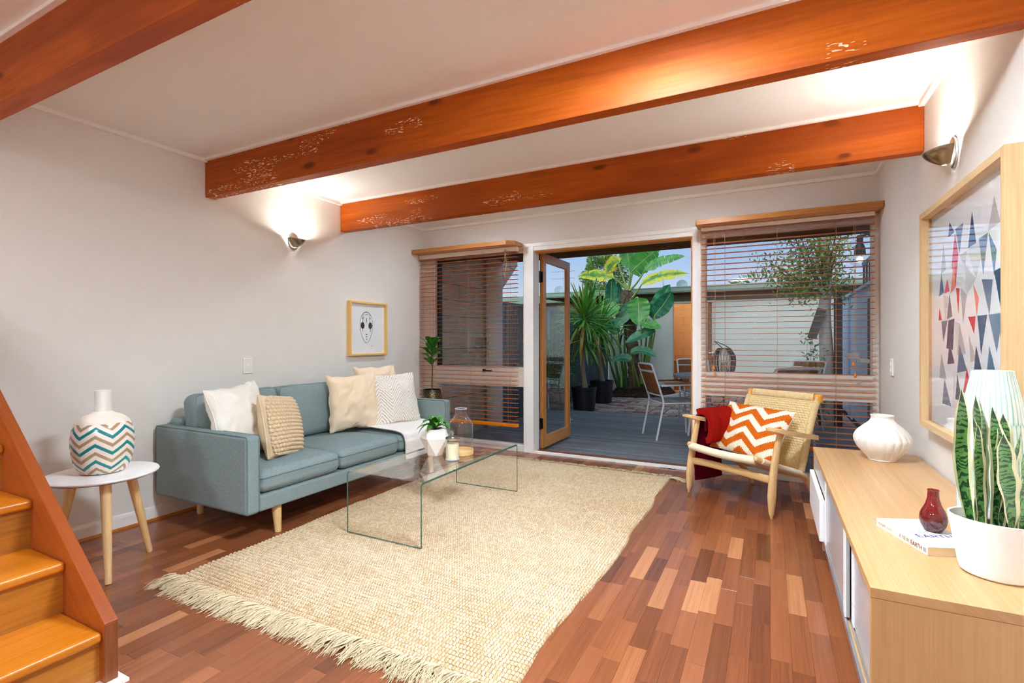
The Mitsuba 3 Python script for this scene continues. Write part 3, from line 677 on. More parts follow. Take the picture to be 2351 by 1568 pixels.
put(rug + '__loose_tassel', cat(ms), 'jute_fringe', smooth=True); labels[rug + '__loose_tassel'] = {'kind': 'stuff', 'label': 'loose yellow tassel at the far corner'}

# ------------------------------------------------------------------ bent glass coffee table
ct = thing('coffee_table', 'low coffee table bent from one sheet of clear glass, on the rug', 'coffee table')
gx0, gx1, gy0, gy1, gz = 1.285, 1.822, 2.172, 3.335, 0.368
zf = 0.0165; R = 0.022; th = 0.011
def profile(o):  # in the yz plane, offset inwards by o
    r_ = R - o; c1, c2 = (gy0 + R, gz - R), (gy1 - R, gz - R)
    pts = [(gy0 + o, zf)] + [(c1[0] - r_ * math.cos(t), c1[1] + r_ * math.sin(t)) for t in np.linspace(0, math.pi / 2, 9)]
    pts += [(c2[0] + r_ * math.sin(t), c2[1] + r_ * math.cos(t)) for t in np.linspace(0, math.pi / 2, 9)] + [(gy1 - o, zf)]
    return np.array(pts)
po, pi_ = profile(0), profile(th)
put(ct + '__glass_sheet', grid(np.stack([np.stack([np.full(len(po), x), po[:, 0], po[:, 1]], -1) for x in (gx0, gx1)])), 'table_glass', smooth=40)
scene['table_glass'] = {'type': 'thindielectric', 'int_ior': 1.6}
for x in (gx0, gx1):
    e = np.stack([np.stack([np.full(len(po), x), q[:, 0], q[:, 1]], -1) for q in (po, (po + pi_) / 2, pi_)])
    e[1, :, 0] += 0.002 if x > 1.5 else -0.002
    put(ct + '__polished_edge', grid(e), 'glass_edge', smooth=40)
for yy in (gy0, gy1 - th):
    put(ct + '__polished_edge', box(gx0, gx1, yy, yy + th, zf - 0.0012, zf), 'glass_edge', smooth=False)

# on the coffee table: faceted planter, candle jar, cloche
fp = thing('faceted_planter', 'small white faceted planter with a green rosette plant on the glass table', 'planter')
z0 = gz + 0.0008
ng = 5
levels = [(0.050, 0.0, 0), (0.104, 0.118, 0.5), (0.070, 0.178, 0)]
V = []; F = []
cx, cyy = 1.487, 2.765
for (r_, z, o) in levels:
    for i in range(ng):
        t = 2 * math.pi * (i + o) / ng + 0.45; V.append((cx + r_ * math.cos(t), cyy + r_ * math.sin(t), z0 + z))
V = np.array(V); mid = []
for i in range(ng):   # kite shaped facets between the tiers
    j = (i + 1) % ng
    F += [[i, j, ng + i], [ng + i, j, ng + j]]
    F += [[ng + i, ng + j, 2 * ng + j], [2 * ng + i, ng + i, 2 * ng + j]]
F += [[0, i + 1, i] for i in range(1, ng - 1)]
inner = [2 * ng + i for i in range(ng)]; k0 = len(V); V = np.vstack([V, V[inner] * 0.86 + np.array([cx, cyy, z0 + 0.178]) * 0.14, V[inner] * 0.8 + np.array([cx, cyy, z0 + 0.178]) * 0.2 - [0, 0, 0.02]])
for i in range(ng):
    j = (i + 1) % ng; F += [[2 * ng + i, 2 * ng + j, k0 + j], [2 * ng + i, k0 + j, k0 + i], [k0 + i, k0 + j, k0 + ng + j], [k0 + i, k0 + ng + j, k0 + ng + i]]
put(fp + '__pot', trimesh.Trimesh(V, np.array(F), process=False), 'matt_white', smooth=False)
put(fp + '__soil', lathe([(0, 0.005), (0.03, 0.006), (0.052, 0.0), (0.052, -0.01)], 24, move(cx, cyy, z0 + 0.166)), 'planter_soil', smooth=True)
_g0, _g1 = mi.Color3f(*lin(18, 84, 22)), mi.Color3f(*lin(70, 150, 40))
def rosette_fn(p, n, uv):
    c = dr.lerp(_g0, _g1, sm(dr.abs(uv.x), 0.2, 1.0) * 0.5 + 0.5 * mikit.noise(uv.x * 3, uv.y * 4, p.z * 8))
    return mikit.mix(c, lin(170, 190, 90), sm(dr.abs(uv.x), 0.9, 0.99) * 0.5)
mat('rosette_leaf', rosette_fn, 0.35, 0.5)
for i in range(19):
    th_ = i * 2.39996 + 0.3; tier = i / 19.0
    L = 0.125 - 0.035 * (1 - tier) + rng.normal(0, 0.006); el_ = 0.25 + 0.95 * (1 - tier) if i < 18 else 1.3
    d = np.array([math.cos(th_), math.sin(th_), 0]); b0 = np.array([cx, cyy, z0 + 0.172 + 0.02 * (1 - tier)])
    C = bez(b0, b0 + d * L * 0.55 * math.cos(el_) + [0, 0, L * 0.75 * math.sin(el_) + 0.02], b0 + d * L * 1.0 + [0, 0, L * (math.sin(el_) * 0.8) - 0.055 * tier - (0.05 if i % 4 == 0 else 0)], 9)
    s_ = np.linspace(0, 1, 9); wd = 0.021 * (np.sin(np.pi * np.clip(s_ * 0.86 + 0.14, 0, 1)) ** 0.75 + 0.02)
    m, uv = leaf(C, np.cross(d, [0, 0, 1]), wd, 0.28, 5, seed=i)
    put(fp + '__leaf', m, 'rosette_leaf', smooth=True, uv=uv)
cd = thing('candle_jar', 'lidded glass jar candle in front of the glass cloche', 'candle')
M = move(1.668, 2.705, z0)
put(cd + '__jar', lathe([(0, 0.003), (0.040, 0.003), (0.044, 0.008), (0.044, 0.128), (0.046, 0.134)], 36, M), 'pane_glass', smooth=40)
put(cd + '__foot', lathe([(0, 0.0), (0.044, 0.0), (0.0465, 0.004), (0.0445, 0.010), (0.043, 0.011), (0.0425, 0.004), (0, 0.002)], 36, M), 'jar_rim', smooth=40)
mat('jar_rim', lin(190, 198, 202), 0.08, 0.6)
put(cd + '__wax', lathe([(0, 0.006), (0.0405, 0.006), (0.0405, 0.102), (0.036, 0.105), (0, 0.104)], 36, M), 'candle_wax', smooth=40)
put(cd + '__lid', lathe([(0.036, 0.128), (0.046, 0.136), (0.0465, 0.142), (0.034, 0.149), (0.012, 0.152), (0.006, 0.158), (0.012, 0.170), (0.011, 0.180), (0.004, 0.184), (0, 0.1845)], 32, M), 'chrome', smooth=40)
bl = thing('glass_cloche', 'bottle-shaped clear glass cloche on a round wooden base', 'cloche')
M = move(1.628, 2.868, z0)
put(bl + '__wooden_base', lathe([(0, 0.0), (0.083, 0.0), (0.085, 0.003), (0.085, 0.030), (0.083, 0.033), (0.074, 0.033), (0.073, 0.028), (0, 0.028)], 40, M), 'oak_light', smooth=30, uv=woodmap(0, 5))
put(bl + '__bell', lathe([(0.079, 0.0335), (0.0805, 0.06), (0.0805, 0.19), (0.077, 0.212), (0.064, 0.234), (0.047, 0.252), (0.039, 0.270), (0.037, 0.292), (0.041, 0.305)], 44, M), 'pane_glass', smooth=True)
put(bl + '__rim', lathe([(0.0395, 0.303), (0.042, 0.306), (0.0405, 0.309), (0.0385, 0.306), (0.0395, 0.303)], 36, M), 'jar_rim', smooth=True)
# ------------------------------------------------------------------ round side table with the zigzag vase
sd = thing('side_table', 'small round white side table on three splayed wooden legs beside the stairs', 'side table')
tx, ty, tz = 0.53, 1.29, 0.482
put(sd + '__top', lathe([(0, -0.018), (0.215, -0.018), (0.232, -0.010), (0.235, -0.004), (0.233, 0), (0, 0)], 60, move(tx, ty, tz)), 'white_satin', smooth=30)
for a in (-0.32, 1.66, 3.83):
    c, s_ = math.cos(a), math.sin(a)
    put(sd + '__leg', tube([(tx + 0.125 * c, ty + 0.125 * s_, tz - 0.018), (tx + 0.222 * c, ty + 0.222 * s_, 0.012), (tx + 0.2245 * c, ty + 0.2245 * s_, 0.0008)], [0.024, 0.0145, 0.013], 18), 'oak_light', smooth=40, uv=woodmap(2, a))
_vw, _vt, _vb, _vn = (mi.Color3f(*lin(*c)) for c in ((240, 230, 214), (28, 126, 128), (172, 142, 112), (236, 222, 204)))
def zig_fn(p, n, uv):
    z = uv.y + tri(uv.x * 6.0 + 0.12) * 0.046
    k = dr.floor(z / 0.0395); f = z / 0.0395 - k
    odd = (k - 2 * dr.floor(k / 2)) > 0.5
    on = (f < 0.44) & (uv.y > 0.022) & (uv.y < 0.345)
    return dr.select(on, dr.select(odd, _vb, _vt), _vw)
mat('zigzag_glaze', zig_fn, 0.14, 0.6)
def arc_uv(prof, mesh_, M0):
    """uv of a lathed mesh: angle / 2 pi and height along the profile."""
    p = np.asarray(prof); s_ = np.concatenate([[0], np.cumsum(np.hypot(*np.diff(p, axis=0).T))])
    v = np.asarray(mesh_.vertices) - M0; rr, zz = np.hypot(v[:, 0], v[:, 1]), v[:, 2]
    k = np.argmin((rr[:, None] - p[None, :, 0]) ** 2 + (zz[:, None] - p[None, :, 1]) ** 2, 1)
    return s_[k], np.arctan2(v[:, 1], v[:, 0]) / (2 * np.pi)
def lathe_uv(prof, n, loc):
    """Lathed open seam mesh with uv (turns, arc length)."""
    p = np.asarray(prof, float); s_ = np.concatenate([[0], np.cumsum(np.hypot(*np.diff(p, axis=0).T))])
    t = np.linspace(0, 2 * np.pi, n + 1)
    P = np.stack([p[None, :, 0] * np.cos(t)[:, None] + loc[0], p[None, :, 0] * np.sin(t)[:, None] + loc[1], np.broadcast_to(p[None, :, 1] + loc[2], (n + 1, len(p)))], -1)
    uv = np.stack(np.meshgrid(t / (2 * np.pi), s_, indexing='ij'), -1).reshape(-1, 2)
    return grid(P), uv
zv = thing('zigzag_vase', 'bulbous white vase with teal and taupe zigzag bands on the white side table', 'vase')
body = spline([(0.0, 0.001), (0.076, 0.002), (0.092, 0.010), (0.112, 0.046), (0.124, 0.100), (0.128, 0.155), (0.124, 0.208), (0.108, 0.252), (0.080, 0.280), (0.050, 0.294), (0.036, 0.304)], 80)
m, uv = lathe_uv(body, 64, (0.515, 1.30, tz + 0.0005))
put(zv + '__body', m, 'zigzag_glaze', smooth=True, uv=uv)
put(zv + '__neck', lathe([(0.037, 0.300), (0.0345, 0.306), (0.034, 0.40), (0.0355, 0.408), (0.033, 0.409), (0.031, 0.40), (0.031, 0.33), (0, 0.33)], 40, move(0.515, 1.30, tz)), 'white_neck', smooth=30)
mat('white_neck', lin(232, 226, 216), 0.15, 0.6)

# ------------------------------------------------------------------ wall fittings
def plate_matrix(x, y, z, nx):
    return frame4((x, y, z), (nx, 0, 0), (0, 0, 1))
ls = thing('light_switch', 'white single light switch plate on the left wall above the sofa', 'light switch')
M = plate_matrix(0.0, 2.443, 0.951, 1)
put(ls + '__plate', xf(rbox(-0.037, 0.037, -0.058, 0.058, 0.0005, 0.011, 0.004, 2), M), 'switch_plastic', smooth=40)
put(ls + '__button', xf(lathe([(0.008, 0.011), (0.008, 0.0165), (0.006, 0.018), (0, 0.018)], 20), M), 'white_satin', smooth=40)
mat('switch_plastic', lin(236, 232, 222), 0.4, 0.4)
ls = thing('light_switch', 'white double light switch plate on the right wall beside the window', 'light switch')
M = plate_matrix(W, 4.132, 0.955, -1)
put(ls + '__plate', xf(rbox(-0.037, 0.037, -0.058, 0.058, 0.0005, 0.011, 0.004, 2), M), 'switch_plastic', smooth=40)
for yy in (-0.022, 0.022):
    put(ls + '__rocker', xf(rbox(-0.008, 0.008, yy - 0.012, yy + 0.012, 0.010, 0.016, 0.002, 1), M), 'white_satin', smooth=40)

scene['lamp_glow'] = {'type': 'twosided', 'bsdf': {'type': 'diffuse', 'reflectance': rgb((0.8, 0.8, 0.8))}}
def sconce(x, y, z, nx, lab):
    k = thing('wall_sconce', lab, 'wall light')
    M = frame4((x, y, z), (nx, 0, 0), (0, 0, 1))       # local z out of the wall, y up
    put(k + '__backplate', xf(xf(lathe([(0.052, 0.0005), (0.052, 0.008), (0.047, 0.013), (0, 0.013)], 40), np.diag([0.92, 1.32, 1, 1.0])), M), 'nickel', smooth=40)
    # boat shaped bowl, open above and along the wall
    nu, nv = 33, 13
    t = np.linspace(0, np.pi, nu)[:, None]; f = np.linspace(0, 1, nv)[None]
    def shell(o):
        a = (0.072 - o) * (1 - 0.76 * f ** 1.6); b = (0.094 - o) * (1 - 0.72 * f ** 1.6)
        return np.stack([a * np.cos(t), (0.010 - (0.060 - o * 0.3) * f ** 0.9) + 0.0 * t + 0.012 * np.cos(t) ** 2 * (1 - f), 0.020 + b * np.sin(t)], -1)
    O, I = shell(0.0), shell(0.002)
    rim = np.stack([O[:, 0], I[:, 0]])
    put(k + '__bowl', xf(cat(grid(O), grid(I, flip=True), grid(rim), grid(np.stack([O[:, -1], I[:, -1]]))), M), 'sconce_metal', smooth=50)
    put(k + '__bracket', xf(cat(box(-0.006, 0.006, -0.008, 0.004, 0.012, 0.060), box(-0.014, 0.014, -0.004, 0.004, 0.055, 0.085)), M), 'nickel', smooth=30)
    put(k + '__diffuser', xf(grid(np.stack([np.stack([0.020 * np.cos(t[:, 0]), np.full(nu, -0.047), 0.022 + 0.032 * np.sin(t[:, 0])], -1), np.stack([0 * t[:, 0], np.full(nu, -0.050), 0.022 + 0.012 * np.sin(t[:, 0])], -1)])), M), 'frosted_glass', smooth=True)
    put(k + '__lamp', xf(tube([(-0.030, 0.000, 0.058), (-0.026, 0.000, 0.058), (0.026, 0.000, 0.058), (0.030, 0.000, 0.058)], [0.003, 0.0075, 0.0075, 0.003], 12), M), 'lamp_glow', smooth=True, emitter={'type': 'area', 'radiance': rgb(WARM * L_SCONCE), 'sampling_weight': 3.0})
mat('sconce_metal', lin(150, 138, 118), 0.25, 0.5, metallic=1.0)
scene['frosted_glass'] = {'type': 'thindielectric', 'int_ior': 1.4}
sconce(0.0, 2.853, 1.955, 1, 'small brushed metal bowl sconce, lit, on the left wall')
sconce(W, 2.872, 1.965, -1, 'small brushed metal bowl sconce, lit, on the right wall')

# small framed drawing
fr = thing('framed_drawing', 'small pale wooden box frame with an ink drawing of a mask on the left wall', 'picture')
y0, y1, z0_, z1 = 3.445, 3.950, 0.998, 1.512
dp = 0.042
for (a, b, c, d) in ((y0, y0 + 0.016, z0_, z1), (y1 - 0.016, y1, z0_, z1), (y0 + 0.016, y1 - 0.016, z0_, z0_ + 0.016), (y0 + 0.016, y1 - 0.016, z1 - 0.016, z1)):
    put(fr + '__frame', rbox(0.0008, dp, a, b, c, d, 0.002, 1), 'pine_frame', smooth=30)
put(fr + '__paper', box(0.001, 0.009, y0 + 0.016, y1 - 0.016, z0_ + 0.016, z1 - 0.016), 'paper', smooth=False)
mat('paper', lin(240, 240, 240), 0.8, 0.2)
put(fr + '__glazing', grid(np.array([[[dp - 0.008, y0 + 0.015, z0_ + 0.015], [dp - 0.008, y0 + 0.015, z1 - 0.015]], [[dp - 0.008, y1 - 0.015, z0_ + 0.015], [dp - 0.008, y1 - 0.015, z1 - 0.015]]])), 'pane_glass', smooth=False)
# the drawing: thin ink shapes, local x to the right, y up, centred on the paper
def ell(cx_, cy_, a, b, n=40, pw_=2.0):
    t = np.linspace(0, 2 * np.pi, n, endpoint=False); c, s_ = np.cos(t), np.sin(t)
    return Polygon(np.stack([cx_ + a * np.sign(c) * np.abs(c) ** (2 / pw_), cy_ + b * np.sign(s_) * np.abs(s_) ** (2 / pw_)], 1))
def egg(a, b, n=60):
    t = np.linspace(0, 2 * np.pi, n, endpoint=False); y = b * np.sin(t); x = a * np.cos(t) * (1 + 0.16 * np.sin(t)) * np.where(np.sin(t) > 0, 1, 1 - 0.10 * np.sin(t) ** 2)
    return Polygon(np.stack([x, y], 1))
face = egg(0.086, 0.152)
ink = [face.difference(face.buffer(-0.0022)), face.buffer(-0.004).difference(face.buffer(-0.0052)), face.difference(face.buffer(-0.006)).intersection(Polygon([(-0.1, 0.12), (0.1, 0.12), (0.1, 0.2), (-0.1, 0.2)]))]
for s_ in (-1, 1):
    ink += [ell(s_ * 0.047, 0.108, 0.014, 0.017).difference(ell(s_ * 0.047, 0.108, 0.0115, 0.0135)), ell(s_ * 0.047, 0.084, 0.006, 0.008), ell(s_ * 0.048, 0.058, 0.003, 0.014), ell(s_ * 0.052, 0.018, 0.025, 0.032), ell(s_ * 0.052, -0.02, 0.003, 0.012), ell(s_ * 0.052, -0.036, 0.0045, 0.005)]
ink += [ell(0.0, 0.07, 0.004, 0.026), ell(0.0, 0.125, 0.024, 0.003)]
ink += [ell(0.0, z, 0.011, 0.0045) for z in (-0.068, -0.090)] + [ell(0, -0.115, 0.007, 0.006)]
ink += [Polygon([(0.05, -0.178), (0.062, -0.176), (0.075, -0.180), (0.088, -0.181), (0.088, -0.183), (0.06, -0.179)])]
Mi = frame4((0.0092, (y0 + y1) / 2 - 0.012, (z0_ + z1) / 2 + 0.012), (1, 0, 0), (0, 0, 1))
def shapes(geoms, depth, M):
    out = []
    for g in geoms:
        for q in getattr(g, 'geoms', [g]):
            if q.area > 1e-8: out.append(poly(q, depth, M))
    return cat(out)
put(fr + '__ink_drawing', shapes(ink, 0.0004, Mi), 'ink', smooth=False); labels[fr + '__ink_drawing'] = {'label': 'ink drawing of a long mask face'}

# large framed print on the right wall
lf = thing('framed_print', 'large box-framed abstract print of coloured triangles above the sideboard', 'picture')
y0, y1, z0_, z1, dp, fw = 2.170, 3.205, 0.705, 1.767, 0.055, 0.030
for (a, b, c, d, ax_) in ((y0, y0 + fw, z0_, z1, 2), (y1 - fw, y1, z0_, z1, 2), (y0 + fw, y1 - fw, z0_, z0_ + fw, 1), (y0 + fw, y1 - fw, z1 - fw, z1, 1)):
    put(lf + '__frame', rbox(W - dp, W - 0.0008, a, b, c, d, 0.0015, 1), 'oak_frame', smooth=30, uv=woodmap(ax_, a + c))
put(lf + '__mount', box(W - 0.012, W - 0.001, y0 + fw, y1 - fw, z0_ + fw, z1 - fw), 'paper', smooth=False)
put(lf + '__glazing', grid(np.array([[[W - dp + 0.016, y0 + fw - .001, z0_ + fw - .001], [W - dp + 0.016, y0 + fw - .001, z1 - fw + .001]], [[W - dp + 0.016, y1 - fw + .001, z0_ + fw - .001], [W - dp + 0.016, y1 - fw + .001, z1 - fw + .001]]])), 'pane_glass', smooth=False)
# the print: local x runs towards the camera (to the viewer's right), y up
Mp = frame4((W - 0.0122, (y0 + y1) / 2, (z0_ + z1) / 2), (-1, 0, 0), (0, 0, 1))
PW, PH = 0.74, 0.92
pal = dict(navy=lin(34, 58, 92), slate=lin(92, 108, 128), red=lin(196, 44, 66), coral=lin(230, 130, 116), pale=lin(206, 204, 204), grey=lin(168, 166, 170), taupe=lin(186, 178, 172), teal=lin(70, 104, 130), rose=lin(214, 96, 108))
def pt(u, v): return (-PW / 2 + PW * u, PH / 2 - PH * v)
tris = [('navy', (.22, .06), (.31, .16), (.20, .17)), ('slate', (.33, .14), (.46, .13), (.40, .34)), ('red', (.32, .17), (.38, .34), (.33, .58)), ('red', (.32, .17), (.33, .58), (.26, .40)), ('navy', (.60, .09), (.66, .32), (.54, .33)), ('taupe', (.90, .08), (.97, .26), (.82, .28)),
        ('grey', (.10, .20), (.15, .42), (.05, .44)), ('teal', (.06, .44), (.11, .60), (.01, .62)), ('rose', (.18, .50), (.22, .60), (.11, .61)), ('coral', (.30, .38), (.33, .58), (.24, .62)), ('taupe', (.40, .36), (.52, .34), (.49, .45)), ('pale', (.52, .34), (.80, .30), (.66, .56)),
        ('slate', (.70, .30), (.82, .29), (.76, .55)), ('teal', (.83, .29), (.93, .42), (.90, .58)), ('navy', (.90, .55), (1.0, .54), (.98, .80)), ('pale', (.49, .45), (.66, .56), (.52, .66)), ('red', (.34, .59), (.40, .60), (.38, .78)), ('grey', (.42, .60), (.52, .66), (.46, .86)),
        ('coral', (.62, .60), (.70, .70), (.67, .82)), ('slate', (.22, .62), (.27, .80), (.17, .82)), ('red', (.02, .72), (.07, .82), (.0, .82)), ('slate', (.74, .58), (.88, .60), (.84, .82)), ('pale', (.10, .62), (.20, .64), (.14, .84))]
lowest = [('navy', (.20, .83), (.31, .82), (.28, 1.06)), ('navy', (.20, .83), (.28, 1.06), (.16, 1.05)), ('slate', (.06, .83), (.18, .83), (.10, 1.0)), ('red', (.54, .82), (.65, .82), (.63, .94)), ('navy', (.68, .82), (.81, .82), (.73, 1.08)), ('slate', (.83, .82), (1.0, .82), (.93, 1.06)), ('grey', (.40, .86), (.50, 1.08), (.36, 1.1)), ('teal', (.92, .83), (1.0, .82), (1.0, 1.02)), ('pale', (.32, .84), (.40, .86), (.34, 1.1)), ('taupe', (.55, .95), (.66, 1.12), (.58, 1.14))]
tris = [(c, *[(u, v * 0.62) for u, v in p]) for c, *p in tris + lowest]
tris += [(c, *[(u, 0.62 + (v - 0.06) * 0.42) for u, v in p]) for c, *p in [('navy', (.22, .06), (.31, .30), (.18, .32)), ('slate', (.40, .08), (.52, .36), (.36, .40)), ('red', (.52, .34), (.62, .62), (.46, .60)), ('grey', (.06, .2), (.16, .5), (.02, .5)), ('navy', (.66, .10), (.76, .40), (.62, .44)), ('teal', (.84, .10), (.95, .44), (.80, .42)), ('slate', (.12, .5), (.25, .8), (.08, .8)), ('pale', (.3, .4), (.42, .8), (.28, .8)), ('navy', (.36, .42), (.44, .7), (.33, .7)), ('coral', (.72, .5), (.82, .8), (.68, .8)), ('grey', (.86, .5), (.97, .8), (.84, .8))]]
V, F, Cc = [], [], []
for i, (c, *p) in enumerate(tris):
    q = np.array([pt(u, v) for u, v in p]); area = (q[1] - q[0])[0] * (q[2] - q[0])[1] - (q[1] - q[0])[1] * (q[2] - q[0])[0]
    if area < 0: q = q[::-1]
    lo = np.c_[q, np.zeros(3)]; hi = np.c_[q, np.full(3, 0.0003 + 0.00001 * i)]; b = len(V)
    V += list(lo) + list(hi); Cc += [pal[c]] * 6
    F += [[b + 3, b + 4, b + 5]] + [f for e in range(3) for f in ([b + e, b + (e + 1) % 3, b + 3 + (e + 1) % 3], [b + e, b + 3 + (e + 1) % 3, b + 3 + e])]
m = trimesh.Trimesh(np.array(V), np.array(F), process=False)
scene['print_ink'] = {'type': 'twosided', 'bsdf': {'type': 'principled', 'base_color': {'type': 'mesh_attribute', 'name': 'vertex_color'}, 'roughness': 0.7, 'specular': 0.2}}
put(lf + '__print', xf(m, Mp), 'print_ink', smooth=False, color=np.array(Cc)); labels[lf + '__print'] = {'label': 'sharp triangles in navy, grey, red and coral'}

# ------------------------------------------------------------------ fiddle-leaf plant behind the sofa arm
ps = thing('plant_stand', 'slim round stand holding the bronze pot behind the sofa arm', 'plant stand')
fx, fy = 0.415, 4.19
put(ps + '__top', lathe([(0, 0.425), (0.125, 0.425), (0.13, 0.43), (0.13, 0.44), (0.127, 0.443), (0, 0.443)], 36, move(fx, fy, 0)), 'white_satin', smooth=30)
for a in (0.5, 2.6, 4.7):
    put(ps + '__leg', tube([(fx + 0.07 * math.cos(a), fy + 0.07 * math.sin(a), 0.427), (fx + 0.115 * math.cos(a), fy + 0.115 * math.sin(a), 0.001)], [0.014, 0.010], 12), 'oak_light', smooth=40, uv=woodmap(2, a))
fg = thing('fiddle_leaf_plant', 'small fiddle-leaf fig in a dark bronze pot in the corner behind the sofa', 'potted plant')
def bronze_fn(p, n, uv):
    return mikit.mix(lin(70, 62, 54), lin(206, 168, 108), sm(mikit.noise(p.x * 160, p.y * 160, p.z * 190), 0.60, 0.72) * sm(p.z, 0.625, 0.60) * sm(p.z, 0.46, 0.49))
mat('bronze_pot', bronze_fn, 0.32, 0.5, metallic=0.85)
put(fg + '__pot', lathe([(0, 0.4435), (0.07, 0.4435), (0.098, 0.46), (0.108, 0.50), (0.105, 0.56), (0.090, 0.636), (0.088, 0.641), (0.083, 0.640), (0.095, 0.57), (0, 0.57)], 44, move(fx, fy, 0)), 'bronze_pot', smooth=40)
put(fg + '__soil', lathe([(0, 0.624), (0.05, 0.622), (0.0845, 0.615), (0.08, 0.60)], 24, move(fx, fy, 0)), 'planter_soil', smooth=True)
put(fg + '__stem', tube(spline([(fx, fy, 0.61), (fx + 0.004, fy, 0.75), (fx + 0.006, fy, 0.88), (fx + 0.004, fy, 1.06)], 14), np.linspace(0.0075, 0.005, 15)[:len(spline([(0, 0, 0), (0, 0, 1), (0, 0, 2), (0, 0, 3)], 14))], 8), 'stem_brown', smooth=True)
mat('stem_brown', lin(92, 84, 44), 0.7, 0.3)
_f0, _f1 = mi.Color3f(*lin(10, 70, 22)), mi.Color3f(*lin(46, 120, 30))
def fiddle_fn(p, n, uv):
    vein = dr.minimum(dr.abs(uv.x) * 14, tri(uv.y * 6 - dr.abs(uv.x) * 1.2) * 5)
    c = dr.lerp(_f0, _f1, mikit.noise(uv.x * 2, uv.y * 3, p.x * 9))
    return mikit.mix(lin(120, 160, 62), c, sm(vein, 0.25, 0.8))
mat('fiddle_leaf', fiddle_fn, 0.3, 0.55)
spots = [(0.89, 2.6, .17, .5), (0.91, 0.3, .16, .5), (0.94, 4.3, .17, .55), (0.96, 1.6, .15, .6), (0.98, 3.2, .19, .62), (1.0, -0.3, .18, .5), (1.02, 5.0, .16, .8), (1.03, 2.2, .17, .8), (1.04, 3.7, .18, .9), (1.05, 0.8, .17, .9), (1.06, 5.7, .16, 1.0), (1.06, 2.9, .15, 1.1), (1.06, 4.4, .15, 1.2), (1.06, 1.3, .15, 1.15)]
for i, (z, az, L, el_) in enumerate(spots):
    d = np.array([math.cos(az), math.sin(az), 0]); b0 = np.array([fx + 0.005, fy, z])
    C = bez(b0, b0 + d * L * 0.5 * math.cos(el_) + [0, 0, L * 0.65 * math.sin(el_)], b0 + d * L * 0.95 * math.cos(el_ * 0.85) + [0, 0, L * 0.95 * math.sin(el_ * 0.85)], 10)
    s_ = np.linspace(0, 1, 10); wd = 0.052 * np.sin(np.pi * np.clip(s_ ** 1.35 * 0.9 + 0.06, 0, 1)) ** 0.8; wd[0] = 0.004; wd[-1] = 0.012
    m, uv = leaf(C, np.cross(d, [0, 0, 1]), wd, 0.22, 7, wave=0.14, seed=i)
    put(fg + '__leaf', m, 'fiddle_leaf', smooth=True, uv=uv)
